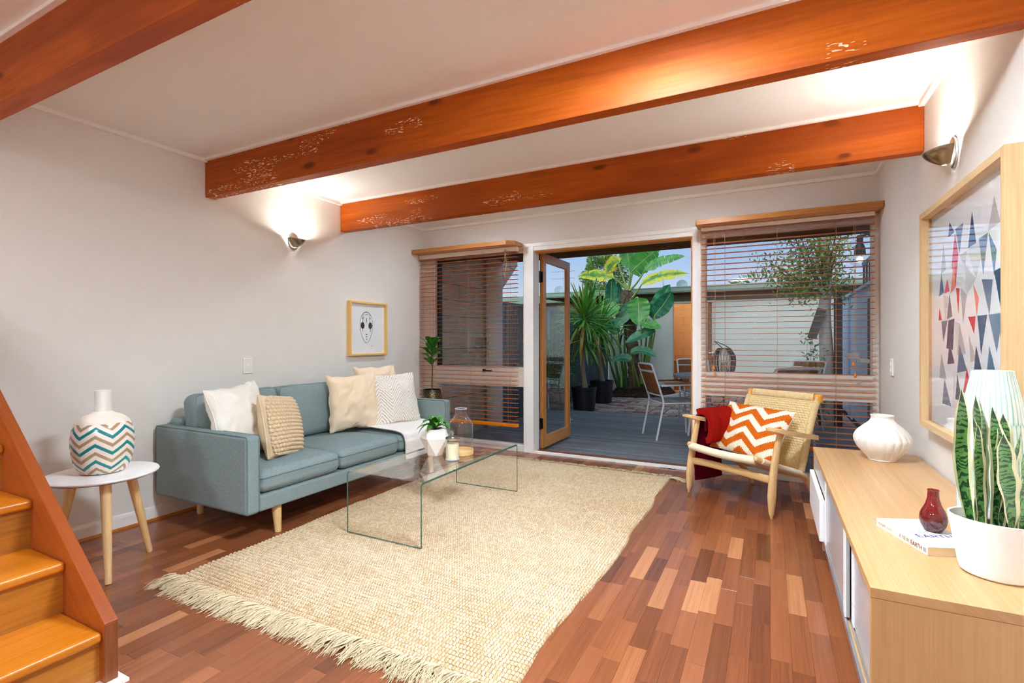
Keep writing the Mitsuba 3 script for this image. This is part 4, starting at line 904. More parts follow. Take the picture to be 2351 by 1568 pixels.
# ------------------------------------------------------------------ woven lounge chair, local x to the sitter's left .. right, y to the back
lc = thing('lounge_chair', 'low oak lounge chair with woven paper-cord seat and back by the window', 'armchair')
MC = np.eye(4); ca, sa = 0.8303, -0.5573
MC[:3, :3] = np.array([[ca, -sa, 0], [sa, ca, 0], [0, 0, 1]]).T.T
MC[:2, 0] = (0.8303, -0.5573); MC[:2, 1] = (0.5573, 0.8303); MC[:3, 3] = (3.228, 3.762, 0)
def cput(key, mesh, bsdf, smooth=40, uv=None):
    return put(lc + '__' + key, xf(mesh, MC), bsdf, smooth, uv if not callable(uv) else (lambda v, u=uv: u((np.c_[v, np.ones(len(v))] @ np.linalg.inv(MC).T)[:, :3])))
for s in (-1, 1):
    # front leg rising to the armrest, flattened oval section
    pts = spline([(s * 0.330, -0.002, 0.018), (s * 0.328, 0.004, 0.12), (s * 0.326, 0.022, 0.27), (s * 0.326, 0.058, 0.42), (s * 0.327, 0.095, 0.545)], 26)
    rad = np.interp(np.linspace(0, 1, len(pts)), [0, .04, .3, .6, 1], [0.012, 0.0185, 0.031, 0.027, 0.021])
    cput('leg', tube(np.vstack([[s * 0.330, -0.002, 0.0008], pts]), np.r_[0.008, rad], 16, flat=(1.1, 0.72)), 'oak_light', 50, woodmap(2, s))
    # rear leg: from under the seat curving down to the back
    pts = spline([(s * 0.268, 0.36, 0.232), (s * 0.262, 0.44, 0.205), (s * 0.255, 0.515, 0.145), (s * 0.25, 0.575, 0.075), (s * 0.247, 0.615, 0.012)], 26)
    rad = np.interp(np.linspace(0, 1, len(pts)), [0, .25, .6, 1], [0.024, 0.031, 0.027, 0.015])
    cput('leg', tube(np.vstack([pts, [s * 0.247, 0.617, 0.0008]]), np.r_[rad, 0.011], 16, flat=(1.0, 0.7)), 'oak_light', 50, woodmap(1, s + 4))
    # flat paddle armrest
    out = np.array([(0.03, -0.03), (0.048, 0.03), (0.046, 0.12), (0.040, 0.26), (0.034, 0.38), (0.028, 0.455), (-0.020, 0.455), (-0.026, 0.38), (-0.028, 0.25), (-0.036, 0.10), (-0.034, 0.02), (-0.01, -0.035)])
    out[:, 0] *= 1.25; pg = Polygon(spline(np.vstack([out, out[:1]]), 60)).buffer(0)
    arm = poly(pg, 0.032); arm = trimesh.Trimesh(*trimesh.remesh.subdivide_to_size(arm.vertices, arm.faces, 0.06)[:2], process=True)
    v = arm.vertices.copy(); vz = (v[:, 2] - 0.016) * np.clip((v[:, 1] + 0.06) / 0.10, 0.45, 1)
    v = np.stack([s * 0.330 + (v[:, 0]) * s, v[:, 1], 0.566 - 0.20 * np.clip(v[:, 1], -1, 1) ** 1.0 + 0.02 * np.clip(v[:, 1] - 0.25, 0, 1) + vz * 1.0], 1)
    arm = trimesh.Trimesh(v, arm.faces if s > 0 else arm.faces[:, ::-1], process=False)
    cput('armrest', arm, 'oak_light', 40, woodmap(1, s + 9))
    # seat side rail with rounded wooden end
    cput('seat_rail', tube([(s * 0.268, -0.02, 0.362), (s * 0.268, 0.10, 0.318), (s * 0.268, 0.40, 0.226)], 0.026, 14, flat=(1, 0.8)), 'paper_cord_pale', 50)
    cput('seat_cap', tube([(s * 0.268, -0.010, 0.358), (s * 0.268, -0.070, 0.380), (s * 0.268, -0.077, 0.382)], [0.0185, 0.018, 0.011], 14), 'oak_light', 50); 
    # upright of the back
    cput('back_post', tube(spline([(s * 0.262, 0.42, 0.225), (s * 0.264, 0.49, 0.42), (s * 0.264, 0.575, 0.62), (s * 0.262, 0.63, 0.735)], 16), 0.0165, 12, flat=(1.25, 0.8)), 'oak_light', 50, woodmap(2, s + 2))
    cput('back_cap', rbox(s * 0.262 - 0.027, s * 0.262 + 0.027, 0.612, 0.652, 0.690, 0.752, 0.014, 3), 'chair_cap', 50)
cput('stretcher', tube(spline([(-0.318, 0.02, 0.238), (-0.16, 0.014, 0.247), (0.0, 0.012, 0.247), (0.16, 0.014, 0.247), (0.318, 0.02, 0.240)], 20), [0.024] * 20 if False else 0.024, 14, flat=(0.55, 1.1)), 'oak_light', 50, woodmap(0, 1))
cput('stretcher', tube(spline([(-0.25, 0.44, 0.20), (0, 0.45, 0.195), (0.25, 0.44, 0.20)], 12), 0.017, 12, flat=(0.8, 1.1)), 'oak_light', 50, woodmap(0, 6))

def woven(curve, half, pu, pv, amp, thick, nu, nv, stagger=True):
    """Sheet across x in [-half, half] along the (y, z) curve, with cord relief on both faces."""
    c = spline(curve, nv); c = c[:nv]; t = np.gradient(c, axis=0); t /= np.linalg.norm(t, axis=1, keepdims=True); nn = np.stack([-t[:, 1], t[:, 0]], 1)
    s_ = np.concatenate([[0], np.cumsum(np.hypot(*np.diff(c, axis=0).T))]); u = np.linspace(-half, half, nu)
    U, S_ = np.meshgrid(u, s_, indexing='ij')
    r = np.floor(S_ / pv); ph = U / pu + (0.5 * (r % 2) if stagger else 0)
    h = amp * np.abs(np.sin(np.pi * S_ / pv)) ** 0.7 * (0.15 + 0.85 * np.abs(np.sin(np.pi * ph)) ** 0.8) if stagger else amp * np.abs(np.sin(np.pi * U / pu)) ** 0.7 * (0.7 + 0.3 * np.abs(np.sin(np.pi * S_ / pv)))
    ms = []
    for sg in (1, -1):
        o = sg * (thick / 2 + h)
        P = np.stack([U, c[None, :, 0] + nn[None, :, 0] * o, c[None, :, 1] + nn[None, :, 1] * o], -1); ms.append(grid(P, flip=sg > 0))
    return cat(ms)
# back: thick cord weave
back_curve = [(0.425, 0.235), (0.46, 0.33), (0.495, 0.44), (0.535, 0.54), (0.582, 0.645), (0.612, 0.700)]
cput('woven_back', woven(back_curve, 0.252, 0.0225, 0.0175, 0.0075, 0.008, 136, 200), 'paper_cord', True)
cput('wrapped_top_rail', woven([(0.622, 0.690), (0.612, 0.72), (0.618, 0.745), (0.634, 0.752), (0.648, 0.74), (0.65, 0.71), (0.640, 0.69)], 0.238, 0.0110, 0.02, 0.0024, 0.004, 300, 26, False), 'paper_cord', True)
for s in (-1, 1):
    c = spline(back_curve, 360); cl_ = np.concatenate([[0], np.cumsum(np.hypot(*np.diff(c, axis=0).T))])
    cput('wrapped_post', tube(np.c_[np.full(len(c), s * 0.262), c], 0.0205 + 0.0018 * np.abs(np.sin(np.pi * cl_ / 0.0095)), 14, flat=(1.25, 1.0)), 'paper_cord', True)
# seat: fine pale cord, dipping to the back, rolled over the front rail
seat_curve = [(0.445, 0.222), (0.38, 0.228), (0.28, 0.252), (0.16, 0.296), (0.06, 0.345), (-0.01, 0.374), (-0.045, 0.384), (-0.068, 0.378), (-0.076, 0.362), (-0.066, 0.346), (-0.045, 0.338)]
sw = woven(seat_curve, 0.266, 0.0085, 0.017, 0.0016, 0.007, 190, 84, False)
v = sw.vertices; v[:, 2] += -0.012 * np.cos(np.clip(v[:, 0] / 0.266, -1, 1) * np.pi / 2)
cput('woven_seat', sw, 'paper_cord_pale', True)

# its cushion
def c2w(p): return (MC @ np.r_[p, 1])[:3]
def dirw(p): return MC[:3, :3] @ np.asarray(p, float)
cushion('oblong cushion with orange and cream stepped zigzags on the woven armchair', c2w((-0.052, 0.325, 0.478)), dirw((-0.05, -0.84, 0.50)), dirw((0.06, 0.5, 0.8)), 0.56, 0.395, 0.15, 'kilim_cloth', 'white_cloth', pinch=0.05, seed=22, group=None)
# red throw over its left arm
rt = thing('throw_blanket', 'folded red throw hanging over the left armrest of the woven armchair', 'blanket')
def cloth(path, ys, amp, seed, th_=0.012):
    path = np.asarray(path, float); t = np.gradient(path, axis=0); t /= np.linalg.norm(t, axis=1, keepdims=True) + 1e-9; nn = np.stack([-t[:, 1], t[:, 0]], 1)
    ring = np.vstack([path + nn * th_ / 2, (path - nn * th_ / 2)[::-1]]); nr = np.vstack([nn, nn[::-1]])
    P = np.zeros((len(ring), len(ys), 3))
    for j, yy in enumerate(ys):
        w = (meshkit.fbm(np.stack([np.r_[path[:, 0], path[::-1, 0]] * 5, np.full(len(ring), yy * 14), np.r_[path[:, 1], path[::-1, 1]] * 4], -1), 3, seed) - 0.5) * amp
        q = ring + nr * w[:, None]
        P[:, j] = np.stack([q[:, 0], np.full(len(ring), yy), q[:, 1]], -1)
    m = grid(P, closed_u=True)
    caps = []
    for j in (0, len(ys) - 1):
        n2 = len(path); a = P[:n2, j]; b = P[n2:, j][::-1]; caps.append(grid(np.stack([a, b])))
    return cat([m] + caps)
outer = spline([(-0.375, 0.06), (-0.385, 0.20), (-0.388, 0.36), (-0.388, 0.50), (-0.378, 0.558), (-0.335, 0.575), (-0.292, 0.562), (-0.282, 0.52), (-0.283, 0.45)], 44)
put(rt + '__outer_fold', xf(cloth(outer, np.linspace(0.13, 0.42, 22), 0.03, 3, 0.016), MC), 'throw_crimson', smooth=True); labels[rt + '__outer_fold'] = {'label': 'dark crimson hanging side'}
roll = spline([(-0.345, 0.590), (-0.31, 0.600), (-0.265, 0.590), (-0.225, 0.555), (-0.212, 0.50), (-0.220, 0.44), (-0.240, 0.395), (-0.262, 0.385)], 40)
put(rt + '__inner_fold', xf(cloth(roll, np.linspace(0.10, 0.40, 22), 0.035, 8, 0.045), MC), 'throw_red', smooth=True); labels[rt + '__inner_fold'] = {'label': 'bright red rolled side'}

# ------------------------------------------------------------------ sideboard
sb = thing('sideboard', 'long low oak sideboard with white sliding doors along the right wall', 'sideboard')
bx0, bx1, by0, by1, bz0, bz1 = 3.722, 4.212, 1.566, 3.482, 0.150, 0.500
put(sb + '__top', rbox(bx0, bx1, by0, by1, bz1 - 0.026, bz1, 0.0015, 1), 'oak_top', smooth=30, uv=lambda v: np.stack([v[:, 1] * 0.35, v[:, 0] * 0.8 + 0.02 * np.sin(v[:, 1] * 3) + v[:, 2]], 1))
put(sb + '__side_panel', rbox(bx0 + 0.002, bx1, by0 + 0.001, by0 + 0.022, bz0, bz1 - 0.0265, 0.001, 1), 'oak_top', smooth=30, uv=woodmap(2, 1.0))
put(sb + '__side_panel', rbox(bx0 + 0.002, bx1, by1 - 0.022, by1 - 0.001, bz0, bz1 - 0.0265, 0.001, 1), 'oak_top', smooth=30, uv=woodmap(2, 2.0))
put(sb + '__bottom', box(bx0 + 0.002, bx1, by0 + 0.022, by1 - 0.022, bz0, bz0 + 0.018), 'oak_top', smooth=False, uv=woodmap(1, 2.0))
put(sb + '__back', box(bx1 - 0.008, bx1, by0 + 0.022, by1 - 0.022, bz0 + 0.018, bz1 - 0.0265), 'matt_white', smooth=False)
put(sb + '__divider', box(bx0 + 0.05, bx1 - 0.008, 2.79, 2.808, bz0 + 0.018, bz1 - 0.0265), 'matt_white', smooth=False)
mat('door_grey', lin(164, 165, 168), 0.16, 0.55)
mat('aluminium', lin(188, 192, 198), 0.3, 0.5, metallic=0.9)
put(sb + '__track', cat(box(bx0 - 0.002, bx0 + 0.006, by0 + 0.002, by1, bz0 + 0.002, bz0 + 0.026), box(bx0 + 0.014, bx0 + 0.018, by0 + 0.022, by1 - 0.022, bz0 + 0.018, bz0 + 0.026), box(bx0 + 0.030, bx0 + 0.034, by0 + 0.022, by1 - 0.022, bz0 + 0.018, bz0 + 0.026)), 'aluminium', smooth=False); labels[sb + '__track'] = {'label': 'metal sliding track'}
def door(y0, y1, x, name='door'):
    k = put(sb + '__' + name, rbox(x, x + 0.012, y0, y1, bz0 + 0.028, bz1 - 0.030, 0.002, 1), 'door_grey', smooth=30)
    put(k + '__edge_strip', rbox(x - 0.003, x + 0.001, y0, y0 + 0.045, bz0 + 0.028, bz1 - 0.030, 0.001, 1), 'white_satin', smooth=30)
    put(k + '__edge_strip', rbox(x - 0.003, x + 0.001, y1 - 0.045, y1, bz0 + 0.028, bz1 - 0.030, 0.001, 1), 'white_satin', smooth=30)
door(by0 + 0.024, 2.045, bx0 + 0.020)
door(2.065, 2.79, bx0 + 0.004)
put(sb + '__drawer', rbox(bx0 - 0.018, bx0 + 0.004, 2.812, by1 - 0.002, bz0 + 0.020, bz1 - 0.135, 0.002, 1), 'white_satin', smooth=30)
put(sb + '__drawer', rbox(bx0 + 0.006, bx0 + 0.02, 2.812, by1 - 0.024, bz1 - 0.130, bz1 - 0.028, 0.002, 1), 'door_grey', smooth=30)
for (x, y) in ((bx0 + 0.045, 1.64), (bx0 + 0.045, 3.18), (bx1 - 0.05, 1.64), (bx1 - 0.05, 3.40)):
    put(sb + '__leg', rbox(x - 0.022, x + 0.022, y - 0.022, y + 0.022, 0.0006, bz0 - 0.0003, 0.003, 1), 'oak_top', smooth=30, uv=woodmap(2, y))
ZT = bz1 + 0.0006

# white gadrooned vase
wv = thing('ribbed_vase', 'squat white ribbed vase at the far end of the sideboard', 'vase')
prof = spline([(0.0, 0.0), (0.058, 0.0), (0.064, 0.008), (0.086, 0.034), (0.112, 0.066), (0.127, 0.100), (0.127, 0.124), (0.113, 0.150), (0.090, 0.174), (0.067, 0.194), (0.053, 0.211), (0.049, 0.225), (0.053, 0.2352), (0.050, 0.2365), (0.044, 0.222), (0.045, 0.20)], 72)
t = np.linspace(0, 2 * np.pi, 177)
g = 1 - 0.034 * (1 - np.abs(np.cos(11 * t)) ** 0.5)[:, None] * np.clip(np.sin(np.clip((prof[:, 1] - 0.012) / 0.19, 0, 1) * np.pi), 0, 1)[None] ** 0.6
R_ = prof[None, :, 0] * g
P = np.stack([R_ * np.cos(t)[:, None], R_ * np.sin(t)[:, None], np.broadcast_to(prof[None, :, 1], R_.shape)], -1) + np.array([4.022, 3.262, ZT])
put(wv + '__body', grid(P), 'white_ceramic', smooth=True)

# celadon fluted vase
tv = thing('fluted_vase', 'tall pale green fluted vase behind the snake plant', 'vase')
_q0, _q1 = mi.Color3f(*lin(236, 238, 222)), mi.Color3f(*lin(128, 186, 174))
def celadon_fn(p, n, uv):
    k = dr.floor(uv.y * 5.2); a = uv.x * 34 + 0.5 * k
    groove = sm(dr.abs(a - dr.floor(a) - 0.5), 0.20, 0.08)
    band = sm(dr.abs(uv.y * 5.2 - k - 0.5), 0.44, 0.5)
    return dr.lerp(_q0, _q1, dr.clip(groove * 0.75 + band * 0.25 + 0.25 * (mikit.noise(uv.x * 60, uv.y * 14, 2.0) - 0.4), 0, 1))
mat('celadon_glaze', celadon_fn, 0.12, 0.6)
prof = spline([(0.0, 0.0), (0.070, 0.0), (0.078, 0.012), (0.083, 0.10), (0.082, 0.25), (0.070, 0.42), (0.0500, 0.530), (0.0485, 0.538), (0.045, 0.534), (0.049, 0.48)], 70)
t = np.linspace(0, 2 * np.pi, 205); kk_ = np.floor(prof[:, 1] * 5.2 / 0.52 * 0.52)
g = 1 - 0.016 * (np.abs(np.cos(np.pi * (34 * t[:, None] / (2 * np.pi) + 0.5 * np.floor(prof[None, :, 1] * 5.2)))) ** 0.7) * ((prof[:, 1] > 0.02) & (prof[:, 1] < 0.527))[None]
R_ = prof[None, :, 0] * g
P = np.stack([R_ * np.cos(t)[:, None], R_ * np.sin(t)[:, None], np.broadcast_to(prof[None, :, 1], R_.shape)], -1) + np.array([4.097, 2.03, ZT])
put(tv + '__body', grid(P), 'celadon_glaze', smooth=True, uv=np.stack(np.meshgrid(t / (2 * np.pi), prof[:, 1], indexing='ij'), -1).reshape(-1, 2))

# paperback with the burgundy bud vase on it
bk = thing('book', 'white paperback lying under the burgundy bud vase on the sideboard', 'book')
A = np.array([3.906, 1.868]); u_ = nrm(np.array([-0.091, 0.235])); v_ = np.array([u_[1], -u_[0]])
Lb, Wb, Tb = 0.245, 0.150, 0.026
MB = np.eye(4); MB[:2, 0] = -u_; MB[:2, 1] = v_; MB[:3, 2] = (0, 0, 1); MB[:2, 3] = A + u_ * Lb; MB[2, 3] = ZT
# local: x along the spine towards the camera, y away from the spine, z up; handed check below
if np.linalg.det(MB[:3, :3]) < 0: MB[:3, 1] *= -1; flipb = -1
else: flipb = 1
yy = lambda a, b: (min(a * flipb, b * flipb), max(a * flipb, b * flipb))
mat('book_cover', lin(238, 238, 240), 0.35, 0.45)
mat('book_spine', lin(226, 216, 202), 0.4, 0.4)
mat('page_paper', lin(222, 200, 162), 0.85, 0.2)
mat('spine_red', lin(120, 44, 34), 0.5, 0.3)
mat('spine_grey', lin(128, 120, 112), 0.5, 0.3)
mat('cover_blue', lin(74, 74, 128), 0.5, 0.3)
mat('cover_grey', lin(150, 150, 158), 0.5, 0.3)
put(bk + '__cover', xf(cat(box(0, Lb, *yy(0, Wb), Tb - 0.0006, Tb), box(0, Lb, *yy(0, Wb), 0, 0.0006)), MB), 'book_cover', smooth=False)
put(bk + '__spine', xf(box(0, Lb, *yy(-0.0006, 0), 0.0, Tb), MB), 'book_spine', smooth=False)
put(bk + '__pages', xf(box(0.001, Lb - 0.001, *yy(0.0002, Wb - 0.001), 0.0007, Tb - 0.0007), MB), 'page_paper', smooth=False)
def text_on(key, txt, h, o, ex, ey, ez, bsdf, bold=False, maxw=None):
    m = meshkit.text_mesh(txt, h, 0.0003, bold); m = m.copy()
    if maxw: m.apply_scale([maxw / m.extents[0], 1, 1])
    M = axes(ex, ey, ez, o); put(key, xf(m, M), bsdf, smooth=False)
so = MB[:3, 3]; ex = MB[:3, 0]; out_ = -np.r_[v_, 0]; upz = np.array([0, 0, 1.0])
text_on(bk + '__spine_lettering', 'ECKHART TOLLE', 0.0085, so + ex * 0.012 + out_ * 0.0006 + upz * 0.0088, ex, upz, out_, 'spine_grey', False, 0.068)
text_on(bk + '__spine_lettering', 'A NEW', 0.0125, so + ex * 0.118 + out_ * 0.0006 + upz * 0.0068, ex, upz, out_, 'spine_grey', False, 0.046)
text_on(bk + '__spine_lettering', 'EARTH', 0.0125, so + ex * 0.170 + out_ * 0.0006 + upz * 0.0068, ex, upz, out_, 'spine_red', True, 0.048)
put(bk + '__spine_logo', xf(cat(box(0.226, 0.238, *yy(-0.0009, -0.0006), 0.006, 0.019)), MB), 'cover_grey', smooth=False)
# cover: lines of lettering run along the width of the book, reading from the spine outwards
cvx = np.r_[v_, 0]; cvy = np.r_[u_, 0]
ctop = MB[:3, 3] + upz * (Tb + 0.0001)
def cover_line(txt, h, s_along, off, w, bsdf, bold=False):
    text_on(bk + '__cover_lettering', txt, h, ctop + ex * s_along + cvx * off, cvx, -ex, upz, bsdf, bold, w)
cover_line('ECKHART TOLLE', 0.008, 0.100, 0.028, 0.095, 'cover_grey')
cover_line('A NEW', 0.020, 0.132, 0.026, 0.090, 'cover_grey')
cover_line('EARTH', 0.022, 0.166, 0.024, 0.105, 'cover_blue', True)
put(bk + '__cover_rule', xf(cat(box(0.182, 0.1835, *yy(0.045, 0.12), Tb + 0.0001, Tb + 0.0004), box(0.192, 0.193, *yy(0.05, 0.115), Tb + 0.0001, Tb + 0.0004), box(0.02, 0.0212, *yy(0.03, 0.12), Tb + 0.0001, Tb + 0.0004)), MB), 'cover_grey', smooth=False)
bv = thing('bud_vase', 'small glossy burgundy bud vase standing on the paperback', 'vase')
def burg_fn(p, n, uv):
    return mikit.mix(lin(66, 8, 16), lin(140, 34, 26), mikit.noise(p.x * 420, p.y * 420, p.z * 420) * sm(p.z, 0.54, 0.62))
mat('burgundy_glaze', burg_fn, 0.07, 0.7)
put(bv + '__body', lathe(spline([(0, 0), (0.019, 0.0005), (0.024, 0.004), (0.033, 0.022), (0.0355, 0.042), (0.032, 0.060), (0.022, 0.082), (0.016, 0.104), (0.0145, 0.124), (0.0158, 0.130), (0.0135, 0.1305), (0.0115, 0.122), (0.0118, 0.10)], 60), 44, move(3.956, 2.035, ZT + Tb + 0.0006)), 'burgundy_glaze', smooth=True)

# snake plant in a white tapered planter
sp = thing('snake_plant', 'variegated snake plant in a tapered white planter at the near end of the sideboard', 'potted plant')
qx, qy = 4.035, 1.800
ov = np.diag([1.12, 0.96, 1, 1.0])
def oval(m): 
    M = rotz(-0.35) @ ov @ rotz(0.35); M[:3, 3] = (qx, qy, ZT); return xf(m, M)
put(sp + '__planter', oval(lathe([(0, 0), (0.060, 0), (0.066, 0.005), (0.070, 0.02), (0.089, 0.150), (0.0895, 0.154), (0.087, 0.156), (0.0845, 0.153), (0.080, 0.12), (0, 0.12)], 56)), 'matt_white', smooth=30)
put(sp + '__soil', oval(lathe([(0, 0.132), (0.05, 0.131), (0.0805, 0.128), (0.08, 0.121)], 30)), 'planter_soil', smooth=True)
_n0, _n1, _n2, _n3 = (mi.Color3f(*lin(*c)) for c in ((28, 62, 34), (92, 142, 74), (236, 234, 192), (150, 186, 62)))
def snake_fn(p, n, uv):
    s_ = uv.y; a = dr.abs(uv.x)
    bands = mikit.noise(uv.x * 1.3 + 7.0, s_ * 80 + 3.0 * mikit.noise(uv.x * 2.6, s_ * 9, 1.0), p.x * 6) * 0.82 + mikit.noise(uv.x * 7, s_ * 90, 3.0) * 0.18
    c = dr.lerp(_n1, _n0, sm(bands, 0.46, 0.58))
    edge = sm(a + 0.10 * (mikit.noise(s_ * 9, p.x * 5, 2.0) - 0.5), 0.64, 0.70)
    return dr.lerp(c, _n2, edge)
mat('snake_leaf', snake_fn, 0.32, 0.5)
leaves = [(-0.060, -0.004, 0.285, 0.017, -0.10, -0.2), (-0.036, 0.018, 0.300, 0.020, -0.06, 0.25), (-0.022, -0.034, 0.262, 0.030, -0.10, 0.05), (-0.034, 0.040, 0.372, 0.018, -0.10, -0.35), (-0.006, 0.030, 0.355, 0.021, -0.02, 0.3), (0.012, 0.006, 0.325, 0.020, 0.02, -0.55),
          (0.030, -0.036, 0.272, 0.031, 0.10, 0.10), (0.040, 0.012, 0.305, 0.026, 0.04, -0.25), (0.016, 0.044, 0.350, 0.023, 0.05, 0.15), (0.066, 0.000, 0.262, 0.022, 0.16, 0.4), (0.004, -0.012, 0.240, 0.014, 0.02, 0.8)]
vr, vf = np.array([0.75, 0.66, 0]), np.array([-0.66, 0.75, 0])     # across and away, as the planter is seen from the room
for i, (a, b, L, w, lean, tw) in enumerate(leaves):
    b0 = np.array([qx, qy, ZT + 0.126]) + vr * a + vf * b; n_ = 16; s_ = np.linspace(0, 1, n_)
    C = b0 + np.outer(s_, [0, 0, L]) + np.outer(s_ ** 2 * lean * L * 0.6 + 0.006 * np.sin(s_ * 5 + i), vr) + np.outer(0.008 * np.sin(s_ * 4 + 2 * i) + (b - 0.0) * 0.35 * s_, vf)
    ang = tw + 0.16 * np.sin(s_ * 3.2 + i)
    S = np.cos(ang)[:, None] * vr + np.sin(ang)[:, None] * vf
    wd = 1.25 * w * np.interp(s_, [0, .15, .45, .75, .9, 1], [0.62, 0.72, 1.0, 0.86, 0.5, 0.03]) * (1 + 0.05 * np.sin(s_ * 14 + i))
    m, uv = leaf(C, S, wd, 0.22, 9, wave=0.10, seed=i)
    put(sp + '__leaf', m, 'snake_leaf', smooth=True, uv=uv)
# ------------------------------------------------------------------ outside: ground, walls, fences, eaves
ZD, ZP = -0.03, -0.05           # deck top, paving top
FX = 4.62                       # right boundary fence
put('ground', box(-8, 9, 4.74, 40, -0.32, -0.165), 'soil', smooth=False); struct('ground', 'bare earth under deck and paving')
dk = tag('deck', 'weathered grey timber deck outside the open door', 'deck'); labels['deck']['kind'] = 'structure'; labels['deck'].pop('category')
put('deck', cat(*[box(x, x + 0.045, 4.76, 7.93, -0.16, -0.054) for x in (0.12, 1.2, 2.3, 3.4, 4.45)]), 'soil', smooth=False)
y = YO + 0.022; i = 0
while y < 7.90:
    bw = 0.066; m = rbox(0.11, FX - 0.03, y, y + bw, ZD - 0.022, ZD, 0.003, 1)
    put('deck__board', m, 'deck_board', smooth=False, uv=np.tile([rng.random(), i * 3.7], (len(m.vertices), 1))); y += bw + 0.007; i += 1
YK = y + 0.004
mat('mortar_dark', lin(66, 58, 56), 0.9, 0.1)
# brick paving in basket weave, pairs of bricks turned square to each other
struct('paving', 'worn red and cream brick paving laid in basket weave beyond the deck')
put('paving', box(0.05, FX - 0.02, YK, 11.84, -0.16, ZP - 0.020), 'mortar_dark', smooth=False)
bl_, g = 0.224, 0.013; cell = bl_ + g; bricks = []
for a in range(int((FX - 0.05) / cell) + 1):
    for b in range(int((11.3 - YK) / cell) + 1):
        x0, y0 = 0.06 + a * cell, YK + 0.005 + b * cell
        for h in (0, 1):
            w2 = bl_ / 2 - g / 2
            if (a + b) % 2: q = (x0, x0 + bl_, y0 + h * (w2 + g), y0 + h * (w2 + g) + w2)
            else: q = (x0 + h * (w2 + g), x0 + h * (w2 + g) + w2, y0, y0 + bl_)
            if q[1] < FX - 0.03: bricks.append(q)
def brick_mesh(q):
    t = rng.normal(0, 0.003, 3); z = ZP + rng.normal(0, 0.003); c = np.array([(q[0] + q[1]) / 2, (q[2] + q[3]) / 2]); e = 0.004
    V = []
    for (k, zz) in ((0.0, ZP - 0.021), (0.0, z - e), (e, z)):
        for (sx, sy) in ((-1, -1), (1, -1), (1, 1), (-1, 1)):
            hx, hy = (q[1] - q[0]) / 2 - k, (q[3] - q[2]) / 2 - k
            V.append((c[0] + sx * hx + t[0] * sy * 0.6, c[1] + sy * hy + t[1] * sx * 0.6, zz + (t[2] * sx * 0.7 if zz > ZP - 0.020 else 0)))
    F = [[8, 9, 10, 11]] + [[k + i, k + (i + 1) % 4, k + 4 + (i + 1) % 4, k + 4 + i] for k in (0, 4) for i in range(4)]
    return np.array(V), np.array(F), np.tile([rng.random(), rng.random()], (12, 1))
def brick_rank(q):
    x, y = (q[0] + q[1]) / 2, (q[2] + q[3]) / 2
    xd = CAM[0] + (x - CAM[0]) * (D / y)          # where the line of sight crosses the window wall
    return (0 if (1.37 < xd < 2.9) else 1 if xd > 2.9 else 2, y)
bricks.sort(key=brick_rank); rest = []
for i, q in enumerate(bricks):
    V, F, uv = brick_mesh(q)
    if i < 300: put('paving__brick', (V, F), 'paving_brick', smooth=False, uv=uv)
    else: rest.append((V, F, uv))
put('paving__brick_field', (np.vstack([r[0] for r in rest]), np.vstack([r[1] + 12 * k for k, r in enumerate(rest)])), 'paving_brick', smooth=False, uv=np.vstack([r[2] for r in rest])); labels['paving__brick_field'] = {'kind': 'stuff'}
# planting bed
bed = thing('garden_bed', 'dark mulched garden bed at the foot of the rendered wall', 'garden bed')
U, V_ = np.meshgrid(np.linspace(0, 1, 110), np.linspace(0, 1, 60), indexing='ij')
bx, by = 0.30 + U * 1.30, 10.30 + 0.25 * U + V_ * (11.80 - 10.30 - 0.25 * U)
q = np.stack([bx, by, bx * 0], -1)
bzz = ZP + 0.004 + 0.13 * np.sin(np.clip(V_ * 1.6, 0, 1) * np.pi / 2) * np.clip(np.minimum(U, 1 - U) * 9, 0, 1) + 0.03 * (meshkit.fbm(q * 14, 3, 4) - 0.3)
put(bed + '__mulch', grid(np.stack([bx, by, bzz], -1)), 'mulch', smooth=False)
put(bed + '__edging', rbox(0, 1.6, -0.03, 0.03, ZP, ZP + 0.09, 0.008, 1).apply_transform(rotz(1.25, (1.62, 10.25, 0))), 'concrete', smooth=30)

# side wall of grey blocks, with a raked end, and a round post
wl = 'wall_courtyard_left'; struct(wl, 'grey block wall with a raked end seen through the left window')
outl = Polygon([(4.735, -0.16), (6.36, -0.16), (6.36, 1.78), (7.0, 2.30), (7.0, 3.2), (4.735, 3.2)])
put(wl, poly(outl.buffer(-0.004), 0.18, axes((0, 1, 0), (0, 0, 1), (1, 0, 0), (-0.20, 0, 0))), 'mortar', smooth=False)
cl, ch = 0.40, 0.20; zc = -0.16; row = 0
while zc < 3.2:
    yb_ = 4.735 - (0.2 if row % 2 else 0)
    while yb_ < 7.1:
        r_ = Polygon([(yb_ + .004, zc + .004), (yb_ + cl - .004, zc + .004), (yb_ + cl - .004, zc + ch - .004), (yb_ + .004, zc + ch - .004)]).intersection(outl)
        if r_.area > 0.002 and r_.geom_type == 'Polygon':
            m = poly(r_, 0.012, axes((0, 1, 0), (0, 0, 1), (1, 0, 0), (-0.02, 0, 0)))
            put(wl + '__block', m, 'grey_block', smooth=False, uv=np.tile([rng.random(), 0], (len(m.vertices), 1)))
        yb_ += cl
    zc += ch; row += 1
put(wl + '__end_face', poly(outl, 0.175, axes((0, 1, 0), (0, 0, 1), (1, 0, 0), (-0.1975, 0, 0))), 'lit_end_orange', smooth=False)
mat('lit_end_orange', lin(224, 172, 110), 0.85, 0.2)  # orange light on the wall end is put into its colour
solo('round_column', 'pale round post standing against the grey block wall', 'column', lathe([(0.115, -0.05), (0.115, 2.25)], 40, move(0.115, 6.04, 0)), 'concrete', True)
